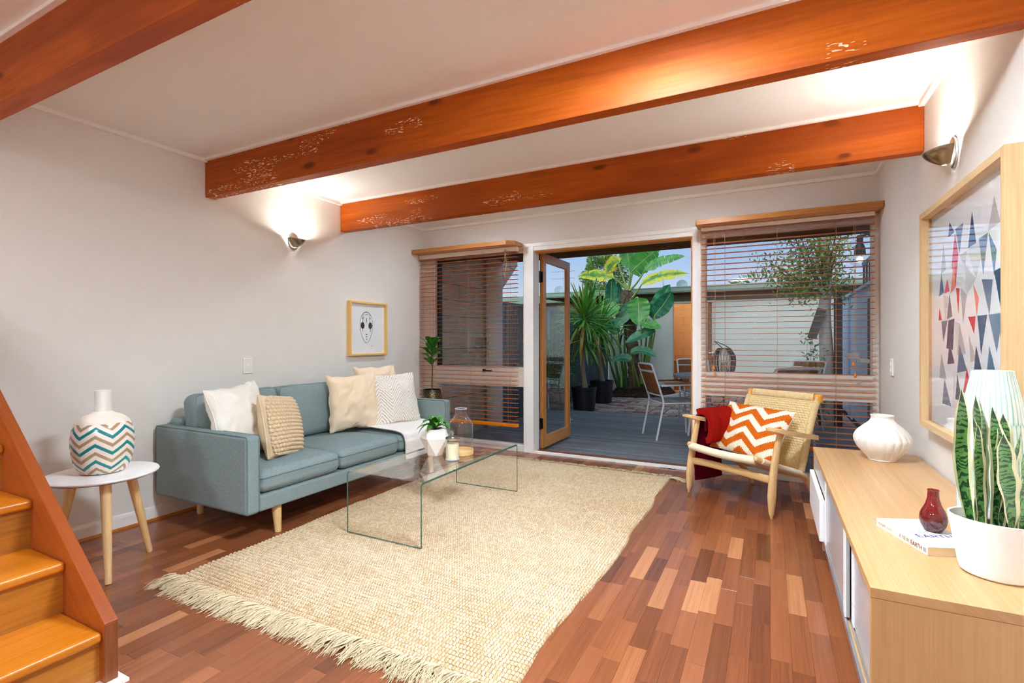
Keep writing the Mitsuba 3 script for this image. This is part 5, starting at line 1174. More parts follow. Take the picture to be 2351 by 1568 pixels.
# eaves of the house
struct('roof_eaves', 'brown boarded soffit above the door and windows')
put('roof_eaves', box(-0.3, FX + 0.2, YO, 6.05, 2.40, 2.46), 'fascia_brown', smooth=False)
for i in range(12):
    ya = YO + 0.003 + i * 0.1085; put('roof_eaves__board', box(-0.25, FX + 0.15, ya, ya + 0.103, 2.235, 2.25), 'soffit_boards', smooth=False, uv=lambda v, i=i: np.stack([v[:, 0] + 2.7 * i, v[:, 1] + v[:, 2] + i], 1))
put('roof_eaves__fascia', box(-0.3, FX + 0.2, 6.04, 6.075, 2.20, 2.46), 'fascia_brown', smooth=False)
put('wall_facade', cat(box(-0.3, 0.0, YO - 0.05, YO, -0.2, 2.24), box(-0.3, FX, YO - 0.005, YO + 0.002, 2.08, 2.24)), 'fascia_brown', smooth=False); struct('wall_facade')

# corrugated boundary fences
def corrugated(y0, y1, z0, z1, x, pitch, depth, nx):
    n_ = int((y1 - y0) / pitch); prof = []
    for i in range(n_):
        a = y0 + i * pitch; prof += [(a, 0), (a + pitch * 0.62, 0), (a + pitch * 0.70, depth), (a + pitch * 0.92, depth)]
    prof += [(y0 + n_ * pitch, 0)]
    p = np.array(prof); P = np.stack([np.stack([x + nx * p[:, 1], p[:, 0], np.full(len(p), z)], -1) for z in (z0, z1)])
    return grid(P)
fl = thing('steel_fence', 'dark grey-green corrugated steel fence along the left side of the courtyard', 'fence')
for i, (a, b) in enumerate(((6.36, 8.2), (8.2, 10.05), (10.05, 11.84))):
    put(fl + '__panel', corrugated(a + 0.02, b - 0.005, -0.05, 1.67, 0.02, 0.092, -0.022, 1), 'fence_steel', smooth=False)
    put(fl + '__post', box(-0.035, 0.03, a - 0.0, a + 0.035, -0.16, 1.70), 'fence_steel', smooth=False)
put(fl + '__top_rail', rbox(-0.03, 0.03, 6.36, 11.84, 1.67, 1.71, 0.006, 1), 'fence_steel', smooth=30)
fr2 = thing('steel_fence', 'pale blue-grey ribbed steel fence along the right side of the courtyard', 'fence')
for (a, b) in ((4.75, 7.1), (7.1, 9.45), (9.45, 11.84)):
    put(fr2 + '__panel', corrugated(a + 0.01, b - 0.005, -0.05, 1.83, FX, 0.075, -0.020, -1), 'fence_steel_blue', smooth=False)
    put(fr2 + '__post', box(FX - 0.03, FX + 0.03, a, a + 0.04, -0.16, 1.86), 'fence_steel_blue', smooth=False)
put(fr2 + '__top_rail', box(FX - 0.03, FX + 0.03, 4.75, 11.84, 1.83, 1.87), 'fence_steel_blue', smooth=False)
lt = thing('trellis', 'dark upright trellis bars above the ribbed steel fence', 'trellis')
put(lt + '__rail', box(FX - 0.02, FX + 0.02, 5.2, 8.2, 2.14, 2.18), 'black_plastic', smooth=False)
for yv_ in np.arange(5.3, 8.2, 0.22):
    put(lt + '__bar', box(FX - 0.012, FX + 0.012, yv_, yv_ + 0.02, 1.87, 2.14), 'black_plastic', smooth=False)

# rendered garage wall at the end of the courtyard with its doorway
struct('wall_courtyard_back', 'pale rendered garage wall at the end of the courtyard')
YW = 11.85
put('wall_courtyard_back', cat(box(-0.03, 1.53, YW, YW + 0.12, -0.16, 2.2), box(2.36, 4.9, YW, YW + 0.12, -0.16, 2.2), box(1.53, 2.36, YW, YW + 0.12, 1.975, 2.2)), 'garden_render', smooth=False)
struct('door_3', 'open garage doorway lit warmly from within')
put('door_3__jamb', box(1.505, 1.53, YW - 0.02, YW + 0.13, -0.05, 2.0), 'concrete', smooth=False)
put('door_3__jamb', box(2.36, 2.41, YW - 0.02, YW + 0.13, -0.05, 2.0), 'concrete', smooth=False)
put('door_3__head', box(1.505, 2.41, YW - 0.02, YW + 0.13, 1.975, 2.02), 'concrete', smooth=False)
put('door_3__leaf', rbox(2.27, 2.355, YW + 0.02, YW + 0.06, -0.03, 1.97, 0.004, 1), 'garage_door', smooth=30)
mat('garage_door', lin(142, 92, 56), 0.5, 0.4)
put('door_3__handle', cat(tube([(2.30, YW + 0.02, 0.86), (2.30, YW - 0.03, 0.86)], 0.012, 8), tube([(2.30, YW - 0.03, 0.86), (2.40, YW - 0.035, 0.855)], 0.010, 8)), 'chrome', smooth=40)
struct('wall_garage_inside', 'peach-coloured block wall inside the lit garage')
mat('peach_block', lin(240, 186, 136), 0.8, 0.2)
put('wall_garage_inside', cat(box(0.2, 4.4, 13.6, 13.7, -0.16, 2.2), box(0.2, 0.3, YW + 0.12, 13.6, -0.16, 2.2), box(4.3, 4.4, YW + 0.12, 13.6, -0.16, 2.2), box(0.2, 4.4, YW + 0.12, 13.7, -0.16, -0.06)), 'mortar_peach', smooth=False)
mat('mortar_peach', lin(214, 160, 112), 0.9, 0.1)
for r_ in range(11):
    for c_ in range(6):
        x0 = 0.30 + c_ * 0.40 + (0.2 if r_ % 2 else 0)
        put('wall_garage_inside__block', box(x0 + .003, x0 + .397, 13.588, 13.6, -0.06 + r_ * 0.2 + .003, -0.06 + r_ * 0.2 + .197), 'peach_block', smooth=False)
gl = thing('garage_light', 'unseen batten light on the garage ceiling, lighting the inside of the doorway', 'ceiling light')  # out of view above the doorway, lights the garage inside
put(gl + '__tube', tube([(1.0, 12.7, 2.12), (3.0, 12.7, 2.12)], 0.025, 12), 'lamp_glow', smooth=True, emitter={'type': 'area', 'radiance': rgb(np.array([1.0, 0.86, 0.62]) * 40), 'sampling_weight': 0.5})
put(gl + '__batten', box(0.98, 3.02, 12.66, 12.74, 2.15, 2.199), 'white_satin', smooth=False)
be = thing('timber_crate', 'low timber-boarded crate inside the garage doorway', 'crate')
for i in range(7):
    x0 = 1.16 + i * 0.13; put(be + '__board', rbox(x0, x0 + 0.122, 12.60, 12.63, -0.058, 0.62, 0.003, 1), 'stringer_timber' if i % 2 else 'riser_timber', smooth=30, uv=woodmap(2, i))
put(be + '__lid', rbox(1.15, 2.08, 12.58, 13.1, 0.62, 0.645, 0.004, 1), 'riser_timber', smooth=30, uv=woodmap(0, 3))
struct('roof_garage', 'low garage roof with a pale green gutter')
put('roof_garage', cat(box(-1.6, 5.2, YW - 0.02, 14.2, 2.2, 2.30)), 'fascia_brown', smooth=False)
gut = [(0, 0), (0.10, 0), (0.115, 0.03), (0.115, 0.10), (0.125, 0.105), (0.125, 0.125), (0.105, 0.13), (0.105, 0.13), (0, 0.13)]
put('roof_garage__gutter', poly(gut, 6.8, axes((0, -1, 0), (0, 0, 1), (-1, 0, 0), (5.2, YW - 0.20, 2.2))), 'gutter_green', smooth=False)
put('roof_garage__soffit', box(-1.6, 5.2, YW - 0.21, YW - 0.001, 2.19, 2.20), 'fascia_brown', smooth=False)
put('roof_garage__beam', box(-0.03, 4.9, YW - 0.03, YW - 0.001, 2.02, 2.19), 'fascia_brown', smooth=False)  # fascia band, shade under the eaves put into its brown
# neighbour beyond the left fence
nb = thing('neighbour_house', 'low salmon brick house with a green fascia beyond the left fence', 'house')
mat('salmon_brick', lin(206, 150, 122), 0.85, 0.2)
put(nb + '__wall', box(-7.5, -0.9, 14.3, 17.5, -0.16, 2.28), 'salmon_brick', smooth=False)
put(nb + '__fascia', box(-7.7, -0.7, 13.9, 14.3, 2.27, 2.50), 'gutter_green', smooth=False)
put(nb + '__roof', poly([(13.9, 2.5), (18, 2.5), (16, 2.62)], 7.0, axes((0, 1, 0), (0, 0, 1), (1, 0, 0), (-7.7, 0, 0))), 'fascia_brown', smooth=False)
put(nb + '__window', box(-2.72, -2.3, 14.25, 14.3, 1.4, 2.2), 'fence_steel', smooth=False)
def dish(x, y, z, r, lab):
    k = thing('satellite_dish', lab, 'satellite dish')
    M = frame4((x, y, z + r + 0.02), nrm((0.2, -1, 0.35)), (0, 0, 1))
    put(k + '__reflector', xf(lathe([(0, -0.05 * r / .15), (r * .5, -0.036 * r / .15), (r, 0), (r, 0.004), (r * .5, -0.03 * r / .15), (0, -0.044 * r / .15)], 28), M), 'dish_grey', smooth=40)
    put(k + '__mast', cat(tube([(x, y + 0.05, z - 0.0), (x, y + 0.05, z + r)], 0.012, 8), tube([(x, y, z + r * .2), (x + 0.06, y - r * 1.1, z + r * .8)], 0.008, 6)), 'dish_grey', smooth=40)
mat('dish_grey', lin(176, 186, 194), 0.5, 0.4)
dish(1.66, 12.3, 2.30, 0.125, 'grey satellite dish on the garage roof')
dish(-2.35, 14.6, 2.52, 0.16, 'grey satellite dish on the neighbouring roof')
def aerial(x, y, z, h, n_, w, lab):
    k = thing('tv_aerial', lab, 'aerial')
    put(k + '__mast', tube([(x, y, z), (x, y, z + h)], 0.010, 8), 'aluminium', smooth=True)
    for zz in (h, h * 0.72)[:n_]:
        put(k + '__boom', tube([(x - w, y, z + zz), (x + w, y, z + zz)], 0.006, 6), 'aluminium', smooth=True)
        for q in np.linspace(-w, w, 7):
            put(k + '__rod', tube([(x + q, y - 0.12, z + zz), (x + q, y + 0.12, z + zz)], 0.005, 5), 'aluminium', smooth=True)
aerial(-2.30, 14.8, 2.52, 0.80, 2, 0.34, 'television aerial with two booms on the neighbouring roof')
aerial(1.12, 12.9, 2.30, 0.42, 0, 0.2, 'thin bare aerial mast on the garage roof')

# ------------------------------------------------------------------ planting
def leafcol(name, c0, c1, c2, rough=0.35, spec=0.5):
    c0, c1, c2 = (mi.Color3f(*lin(*c)) for c in (c0, c1, c2))
    def fn(p, n, uv):
        c = dr.lerp(c0, c1, mikit.noise(uv.x * 2.0, uv.y * 5.0, p.x * 5 + p.z * 3))
        v = sm(dr.abs(uv.x), 0.07, 0.02)
        return dr.lerp(c, c2, v) * (0.9 + 0.2 * mikit.noise(uv.x * 1.5, uv.y * 60, 1.0))
    return mat(name, fn, rough, spec)
leafcol('palm_leaf', (34, 104, 40), (92, 164, 66), (160, 196, 110))
leafcol('palm_leaf_dark', (24, 84, 58), (58, 136, 98), (140, 190, 140))
_y = [mi.Color3f(*lin(*c)) for c in ((58, 128, 44), (206, 206, 54), (232, 158, 40))]
def yellowing_fn(p, n, uv):
    t = dr.clip(dr.abs(uv.x) * 1.5 + (mikit.noise(uv.x * 3, uv.y * 9, p.x * 6) - 0.5) * 1.1, 0, 2)
    return dr.select(t < 1, dr.lerp(_y[0], _y[1], t), dr.lerp(_y[1], _y[2], t - 1))
mat('palm_leaf_yellow', yellowing_fn, 0.4, 0.4)
leafcol('yucca_leaf', (40, 116, 40), (120, 186, 66), (150, 200, 90))
leafcol('yucca_leaf_old', (150, 124, 60), (206, 170, 60), (190, 170, 110))
mat('palm_stalk', lin(150, 172, 92), 0.45, 0.4)
def bark_fn(p, n, uv):
    return dr.lerp(mi.Color3f(*lin(52, 42, 36)), mi.Color3f(*lin(134, 112, 92)), mikit.fbm(p.x * 18, p.y * 18, p.z * 34, 3))
mat('palm_bark', bark_fn, 0.85, 0.2)
mat('yucca_bark', lin(158, 138, 116), 0.9, 0.2)

gp = thing('giant_bird_of_paradise', 'tall clump of giant bird of paradise with broad torn leaves against the rendered wall', 'tree')
def P3(x, z, y=11.0): return np.array([x, y, z])
tr = spline([P3(0.80, 0.02, 11.2), P3(0.80, 0.6, 11.15), P3(0.76, 1.2, 11.1), P3(0.70, 1.75, 11.05), P3(0.68, 2.25, 11.0)], 40)
put(gp + '__trunk', tube(tr, np.interp(np.linspace(0, 1, len(tr)), [0, .15, .5, .8, 1], [0.17, 0.13, 0.13, 0.16, 0.10]) * (1 + 0.10 * np.sin(np.arange(len(tr)) * 1.9)), 14), 'palm_bark', smooth=40)
for i, a in enumerate(np.linspace(0, 11.5, 13)):   # old leaf bases hanging from the trunk
    z = 1.0 + 0.1 * i; b0 = np.array([0.72 + 0.12 * math.cos(a), 11.06 + 0.12 * math.sin(a), z])
    m, uv = leaf(bez(b0, b0 + [0.10 * math.cos(a), 0.10 * math.sin(a), 0.03], b0 + [0.09 * math.cos(a), 0.09 * math.sin(a), -0.30], 7), [-math.sin(a), math.cos(a), 0], 0.045 * np.array([1, 1, .9, .8, .6, .4, .1]), 0.2, 5)
    put(gp + '__dry_sheath', m, 'palm_bark', smooth=True, uv=uv)
def bigleaf(pts, w, y, col, face=(0.25, -1, 0.1), torn=0.0, petiole=None, pw_=0.018, n_=26, fold=0.18, seed=0):
    C = bez(P3(*pts[0], y), P3(*pts[1], y + 0.05), P3(*pts[2], y - 0.10), n_); s_ = np.linspace(0, 1, n_)
    t = np.gradient(C, axis=0); S = np.cross(t, nrm(face)); wd = w * np.interp(s_, [0, .08, .3, .65, .9, 1], [0.15, 0.75, 1.0, 0.92, 0.5, 0.04])
    if torn:
        r2 = np.random.default_rng(seed + 31)
        u = np.array([-1, -0.04, 0.04, 1.0]); ms = []; uvs = []
        S = S / np.linalg.norm(S, axis=1, keepdims=True)
        tt = t / np.linalg.norm(t, axis=1, keepdims=True)
        for side in (-1, 1):   # blade torn across into ribbons that hang apart
            k = 0
            while k < n_ - 1:
                L = int(r2.integers(2, 5)); e = min(k + L, n_ - 1); droop = r2.normal(0, 0.06) * torn; ln = r2.uniform(0.85, 1.05) if torn > 0.5 else r2.uniform(0.9, 1.03)
                c = C[[k, e]] * 1.0; gap = 0.07 * torn
                P = []
                for j, q in enumerate((0.0, 0.35, 0.7, 1.0)):
                    sh = (tt[k] * droop * wd[k] * q * q)[None] + np.array([0, 0, -0.12 * torn * wd[k] * q * q])
                    a, b = c[0] + S[k] * side * wd[k] * q * ln, c[1] + S[e] * side * wd[e] * q * ln
                    sq = gap * q * (b - a); P.append(np.stack([a + sq, b - sq]) + sh)
                P = np.stack(P); m = grid(P); ms.append(m); uvs.append(np.stack([np.repeat([0.0, .35, .7, 1.0], 2) * side, np.tile([s_[k], s_[e]], 4)], 1))
                k = e
        m = cat(ms); uv = np.vstack(uvs)
    else: m, uv = leaf(C, S, wd, fold, 9, wave=0.05, seed=seed)
    k = put(gp + '__leaf', m, col, smooth=True, uv=uv)
    put(k + '__midrib', tube(C, np.linspace(0.012, 0.004, n_), 6), 'palm_stalk', smooth=True)
    if petiole is not None:
        pp = bez(P3(*petiole[0], 11.0), P3(*petiole[1], (y + 11.0) / 2), P3(*pts[0], y), 12)
        put(k + '__stalk', tube(pp, np.linspace(pw_ * 1.6, pw_ * 0.7, 12), 8), 'palm_stalk', smooth=True)
crown = (0.72, 2.22)
bigleaf([(0.43, 2.51), (0.13, 2.68), (-0.34, 2.58)], 0.17, 10.8, 'palm_leaf_yellow', (0.1, -1, 0.6), 0.8, (crown, (0.55, 2.45)), seed=1)
bigleaf([(0.52, 2.84), (0.42, 2.96), (0.28, 2.62)], 0.17, 10.9, 'palm_leaf_yellow', (0.5, -1, 0.0), 0.5, (crown, (0.62, 2.5)), seed=2)
bigleaf([(0.80, 2.62), (1.05, 2.86), (1.42, 3.10)], 0.24, 10.9, 'palm_leaf', (0.2, -1, -0.1), 0.5, (crown, (0.74, 2.4)), seed=3)
bigleaf([(1.15, 2.62), (1.45, 2.88), (1.97, 2.84)], 0.13, 10.7, 'palm_leaf', (0.0, -1, 0.5), 0.9, (crown, (0.92, 2.3)), seed=4)
bigleaf([(1.10, 2.31), (1.45, 2.58), (2.06, 2.47)], 0.14, 10.6, 'palm_leaf_yellow', (0.0, -1, 0.5), 0.9, ((0.74, 2.0), (0.95, 2.15)), seed=5)
bigleaf([(0.37, 1.90), (0.34, 2.23), (0.42, 2.52)], 0.15, 10.9, 'palm_leaf_dark', (0.5, -1, 0.1), 0.0, ((0.6, 1.6), (0.42, 1.7)), seed=6)
bigleaf([(0.47, 2.0), (0.52, 2.2), (0.49, 2.44)], 0.10, 11.1, 'palm_leaf_dark', (-0.4, -1, 0.1), 0.0, ((0.66, 1.8), (0.52, 1.85)), seed=7)
bigleaf([(1.05, 2.03), (1.07, 1.78), (1.08, 1.44)], 0.235, 10.5, 'palm_leaf', (0.1, -1, 0.3), 0.0, ((0.80, 1.9), (0.95, 2.1)), seed=8)
bigleaf([(0.60, 1.90), (0.47, 1.80), (0.30, 1.66)], 0.17, 10.6, 'palm_leaf', (0.1, -1, 0.5), 0.0, ((0.72, 1.8), (0.65, 1.95)), seed=9)
bigleaf([(0.90, 1.90), (0.70, 1.74), (0.55, 1.42)], 0.16, 10.7, 'palm_leaf_dark', (0.3, -1, 0.4), 0.0, ((0.78, 1.75), (0.9, 1.85)), seed=10)
bigleaf([(1.32, 1.59), (1.44, 1.93), (1.68, 2.28)], 0.19, 10.7, 'palm_leaf_dark', (-0.1, -1, 0.25), 0.0, ((1.02, 0.2), (1.18, 0.9)), seed=11)
bigleaf([(1.40, 1.66), (1.60, 1.90), (1.74, 2.12)], 0.17, 10.5, 'palm_leaf_dark', (0.4, -1, 0.1), 0.0, ((1.04, 0.2), (1.25, 0.9)), seed=12)
bigleaf([(1.40, 1.34), (1.13, 1.30), (0.82, 1.09)], 0.13, 10.5, 'palm_leaf_dark', (0, -1, 0.7), 0.0, ((1.05, 0.2), (1.3, 1.0)), seed=13)
bigleaf([(1.13, 1.52), (1.31, 1.46), (1.56, 1.38)], 0.12, 10.4, 'palm_leaf', (0, -1, 0.8), 0.0, ((1.0, 0.2), (1.08, 0.9)), seed=14)
bigleaf([(0.92, 0.88), (1.16, 1.02), (1.46, 0.80)], 0.11, 10.4, 'palm_leaf_dark', (0, -1, 0.9), 0.0, ((0.95, 0.15), (0.92, 0.5)), seed=15)
bigleaf([(0.92, 0.72), (0.76, 0.84), (0.52, 0.70)], 0.11, 10.4, 'palm_leaf_dark', (0, -1, 0.9), 0.0, ((0.85, 0.15), (0.9, 0.5)), seed=16)
bigleaf([(0.74, 2.75), (0.72, 3.1), (0.60, 3.5)], 0.2, 11.0, 'palm_leaf', (0.3, -1, 0), 0.4, (crown, (0.78, 2.5)), seed=17)
bigleaf([(0.80, 2.8), (0.86, 3.2), (1.0, 3.6)], 0.2, 11.2, 'palm_leaf', (-0.3, -1, 0), 0.4, (crown, (0.76, 2.5)), seed=18)
bigleaf([(0.42, 1.27), (0.36, 1.5), (0.2, 1.7)], 0.13, 11.1, 'palm_leaf_dark', (0.3, -1, 0.2), 0.0, ((0.57, 0.1), (0.54, 0.8)), seed=19)
for (a, b, c) in (((0.53, 0.05), (0.42, 0.6), (0.36, 1.3)), ((0.60, 0.08), (0.58, 0.7), (0.50, 1.5)), ((1.0, 0.1), (1.08, 0.8), (1.16, 1.5)), ((0.66, 0.05), (0.62, 0.8), (0.66, 1.6)), ((0.48, 0.05), (0.34, 0.5), (0.22, 1.0))):
    pp = bez(P3(*a, 11.1), P3(*b, 11.0), P3(*c, 10.9), 14); put(gp + '__stalk', tube(pp, np.linspace(0.038, 0.014, 14), 8), 'stalk_green', smooth=True)
mat('stalk_green', lin(62, 104, 50), 0.5, 0.4)

def pot(k, x, y, r, h, z0):
    put(k + '__pot', lathe([(0, 0), (r * 0.80, 0), (r * 0.83, 0.01), (r * 0.96, h - 0.06), (r * 1.0, h - 0.055), (r * 1.02, h - 0.004), (r * 0.99, h), (r * 0.94, h - 0.004), (r * 0.92, h - 0.06), (0, h - 0.062)], 44, move(x, y, z0)), 'black_plastic', smooth=30)
    put(k + '__soil', lathe([(0, h - 0.036), (r * 0.5, h - 0.04), (r * 0.925, h - 0.05), (r * 0.9, h - 0.058)], 24, move(x, y, z0)), 'mulch', smooth=True)
blades = []
for i in range(4):
    s_ = np.linspace(0, 1, 8); bend = (0.03, 0.10, 0.22, 0.42)[i]
    C = np.stack([s_, 0 * s_, -bend * s_ ** 2.2], 1); wd = 0.042 * np.interp(s_, [0, .2, .5, .85, 1], [.6, .9, 1, .55, .02])
    blades.append((leaf(C, (0, 1, 0), wd, 0.5, 3), bend))
blade_keys = {}
def yucca(lab, x, y, z0, r, h, trunk, heads):
    k = thing('yucca', lab, 'potted plant')
    pot(k, x, y, r, h, z0)
    for tr_ in trunk:
        c = spline(tr_, 22); put(k + '__trunk', tube(c, np.interp(np.linspace(0, 1, len(c)), [0, .2, 1], [0.058, 0.044, 0.034]) * (1 + 0.03 * np.sin(np.arange(len(c)) * 2.1)), 12), 'yucca_bark', smooth=40)
    for (hx, hy, hz, n_, L0, seed) in heads:
        r2 = np.random.default_rng(seed)
        for i in range(n_):
            f = i / n_; el_ = 1.35 - 2.15 * f ** 0.9 + r2.normal(0, 0.10); az = i * 2.39996 + r2.normal(0, 0.2); L = L0 * r2.uniform(0.82, 1.1)
            d = np.array([math.cos(az) * math.cos(el_), math.sin(az) * math.cos(el_), math.sin(el_)])
            up = np.array([-math.cos(az) * math.sin(el_), -math.sin(az) * math.sin(el_), math.cos(el_)]); sd = np.cross(up, d)
            M = np.eye(4); M[:3, 0], M[:3, 1], M[:3, 2] = d * L, sd * L * 0.95, up * L; M[:3, 3] = (hx + 0.03 * d[0], hy + 0.03 * d[1], hz + 0.22 * (0.5 - f) + 0.02)
            v = 0 if el_ > 0.9 else int(r2.integers(0, 3)) if el_ > -0.3 else 3
            old = el_ < -0.45 and r2.random() < 0.55 or r2.random() < 0.05
            mt = 'yucca_leaf_old' if old else 'yucca_leaf'
            if (v, mt) not in blade_keys:
                (m, uv), _ = blades[v]; blade_keys[v, mt] = put(k + '__leaf', m, mt, smooth=True, uv=uv, M=M)
            else: again(k + '__leaf', blade_keys[v, mt], M)
yucca('spiky yucca in the nearer of the two black plastic tubs', 0.68, 8.15, ZP + 0.004, 0.215, 0.40, [[(0.70, 8.15, 0.30), (0.66, 8.14, 0.7), (0.68, 8.14, 1.0), (0.70, 8.14, 1.45)]], [(0.70, 8.14, 1.50, 105, 0.58, 5), (0.68, 8.14, 1.16, 46, 0.48, 6)])
yucca('leaning yucca in the farther black plastic tub', 0.62, 9.35, ZP + 0.004, 0.225, 0.42, [[(0.64, 9.35, 0.32), (0.60, 9.33, 0.65), (0.56, 9.30, 1.0), (0.62, 9.25, 1.35)]], [(0.62, 9.25, 1.40, 95, 0.58, 8), (0.57, 9.3, 1.06, 36, 0.46, 9)])

# shrub in a tub behind the open door leaf
leaf0 = leaf(np.stack([np.linspace(0, 1, 5), np.zeros(5), -0.15 * np.linspace(0, 1, 5) ** 2], 1), (0, 1, 0), 0.17 * np.sin(np.pi * np.clip(np.linspace(0, 1, 5) * .9 + .06, 0, 1)), 0.2, 3)
def spray(key, pts, size, bsdf, seed, jitter=0.6):
    """Scattered leaves on the given points, joined."""
    r2 = np.random.default_rng(seed); m0, _ = leaf0; v0, f0 = np.asarray(m0.vertices), np.asarray(m0.faces); n_ = len(pts)
    d = r2.normal(size=(n_, 3)); d[:, 2] -= 0.1; d /= np.linalg.norm(d, axis=1, keepdims=True); q = r2.normal(size=(n_, 3)); sd = np.cross(d, q); sd /= np.linalg.norm(sd, axis=1, keepdims=True); up = np.cross(d, sd)
    L = size * r2.uniform(0.7, 1.25, n_)
    V = pts[:, None] + L[:, None, None] * (v0[None, :, :1] * d[:, None] + v0[None, :, 1:2] * sd[:, None] + v0[None, :, 2:] * up[:, None])
    F = f0[None] + (np.arange(n_) * len(v0))[:, None, None]
    return put(key, trimesh.Trimesh(V.reshape(-1, 3), F.reshape(-1, 3), process=False), bsdf, smooth=True, uv=np.tile([[0.5, 0.5]], (n_ * len(v0), 1)))
def branchy(k, base, tips, r0, bsdf, seed):
    r2 = np.random.default_rng(seed); pts = []
    for i, tip in enumerate(tips):
        b, t_ = np.array(base, float), np.array(tip, float); mid = (b + t_) / 2 + r2.normal(0, 0.06, 3) * np.linalg.norm(t_ - b)
        c = bez(b, mid, t_, 9); put(k + '__branch', tube(c, np.linspace(r0, r0 * 0.25, 9), 6), bsdf, smooth=True); pts.append(c)
    return pts
leafcol('shrub_leaf', (40, 92, 66), (86, 150, 92), (90, 150, 96))
sh = thing('potted_shrub', 'fine-leaved shrub in a dark tub beside the fence, behind the glazed door leaf', 'potted plant')
pot(sh, 0.30, 7.95, 0.19, 0.36, ZP + 0.004)
r2 = np.random.default_rng(41)
tips = [(0.30 + a, 7.95 + b, c) for a, b, c in zip(r2.normal(0, 0.16, 9), r2.normal(0, 0.2, 9), r2.uniform(0.65, 1.2, 9))]
cs = branchy(sh, (0.30, 7.95, 0.28), tips, 0.009, 'stem_brown', 3)
pts = np.vstack([c[3:] for c in cs]); pts = pts[r2.integers(0, len(pts), 2600)] + r2.normal(0, 0.08, (2600, 3)); pts[:, 0] = np.maximum(pts[:, 0], 0.07)
kq = spray(sh + '__foliage', pts, 0.055, 'shrub_leaf', 5); labels[kq] = {'kind': 'stuff'}

# far trees over the roofs
leafcol('gum_leaf', (56, 98, 40), (150, 176, 76), (120, 150, 70))
def crown_tree(lab, x, y, z, r, zbase, n_, size, seed, col='gum_leaf', trunk_r=0.09, squash=(1, 1, 1)):
    k = thing('tree', lab, 'tree'); r2 = np.random.default_rng(seed)
    put(k + '__trunk', tube(spline([(x, y, zbase), (x + 0.1, y, (zbase + z) / 2), (x, y, z)], 12), np.linspace(trunk_r, trunk_r * 0.4, 12), 8), 'palm_bark', smooth=True)
    q = r2.normal(size=(n_, 3)); q /= np.linalg.norm(q, axis=1, keepdims=True); rad = r * (0.45 + 0.55 * r2.random(n_) ** 0.5) * (0.75 + 0.5 * meshkit.noise(q * 2.3, seed))
    kq = spray(k + '__crown', q * rad[:, None] * np.array(squash) + [x, y, z], size, col, seed); labels[kq] = {'kind': 'stuff'}
    return k
crown_tree('round bushy tree rising beyond the fence, left of the broad-leaved clump', -3.15, 22.0, 4.05, 1.0, -0.16, 6500, 0.105, 3)
crown_tree('small pale tree beyond the fence, lowest and left of the round one', -4.7, 24.5, 3.0, 0.62, -0.16, 2200, 0.10, 9)
crown_tree('thin pale-green treetop showing above the middle of the garage roof', 3.2, 16.5, 2.75, 0.55, -0.16, 420, 0.12, 12, squash=(1.5, 1, 0.6))
crown_tree('sparse thin treetop above the right end of the garage roof', 4.45, 16.0, 2.8, 0.34, -0.16, 110, 0.10, 15, squash=(0.8, 1, 1.3))

# gum tree standing by the ribbed fence
leafcol('gum_leaf_dark', (30, 96, 50), (138, 160, 54), (130, 160, 80))
gt = thing('tree', 'pale-trunked tree with dark leaves beside the ribbed fence, seen through the blind', 'tree')
mat('pale_bark', lin(206, 202, 196), 0.8, 0.2)
put(gt + '__trunk', tube(spline([(4.20, 8.1, -0.1), (4.19, 8.1, 0.8), (4.16, 8.08, 1.5), (4.18, 8.05, 2.1), (4.10, 8.0, 2.9)], 30), np.linspace(0.10, 0.045, 30)[:len(spline([(0, 0, 0)] * 5, 30))], 12), 'pale_bark', smooth=True)
r2 = np.random.default_rng(77)
tips = [(4.15 + a, 8.0 + b, c) for a, b, c in zip(r2.uniform(-0.75, 0.35, 14), r2.normal(0, 0.3, 14), r2.uniform(1.9, 2.95, 14))]
cs = branchy(gt, (4.17, 8.05, 1.75), tips, 0.016, 'palm_bark', 5)
pts = np.vstack([c[3:] for c in cs]); pts = pts[r2.integers(0, len(pts), 3400)] + r2.normal(0, 0.12, (3400, 3))
kq = spray(gt + '__foliage', pts, 0.055, 'gum_leaf_dark', 6); labels[kq] = {'kind': 'stuff'}
sl = thing('climbing_plant', 'small blue-green climbing plant at the foot of the pale tree', 'plant')
r2 = np.random.default_rng(78)
cs = branchy(sl, (4.10, 7.95, ZP + 0.002), [(4.10 + a, 7.9 + b, c) for a, b, c in zip(r2.normal(-0.08, 0.10, 7), r2.normal(0, 0.12, 7), r2.uniform(0.7, 1.2, 7))], 0.006, 'stem_brown', 8)
pts = np.vstack([c[2:] for c in cs]); pts = pts[r2.integers(0, len(pts), 420)] + r2.normal(0, 0.05, (420, 3))
kq = spray(sl + '__foliage', pts, 0.05, 'palm_leaf_dark', 7); labels[kq] = {'kind': 'stuff'}
# posts, lamp and bracket near the right fence
solo('timber_post', 'dark square post beside the pale tree trunk', 'post', rbox(4.27, 4.36, 8.0, 8.09, ZP + 0.001, 1.80, 0.006, 1), 'post_dark')
mat('post_dark', lin(62, 62, 68), 0.7, 0.3)
solo('timber_post', 'broad grey post nearest the right window edge', 'post', rbox(4.385, 4.495, 6.15, 6.26, ZD + 0.001, 1.56, 0.006, 1), 'post_dark2')
mat('post_dark2', lin(92, 92, 96), 0.7, 0.3)
solo('timber_board', 'dark slanting board fixed to the pale tree', 'board', rbox(-0.055, 0.055, -0.015, 0.015, 0, 0.42, 0.004, 1).apply_transform(axes(nrm((1, 0, -0.3)), (0, 1, 0), nrm((0.3, 0, 1)), (4.00, 7.955, 1.16))), 'post_dark2')
k = thing('garden_lamp', 'lit glass garden lamp with a black cap hanging by the right fence', 'lamp')
lx, ly, lz = 4.37, 6.62, 2.02
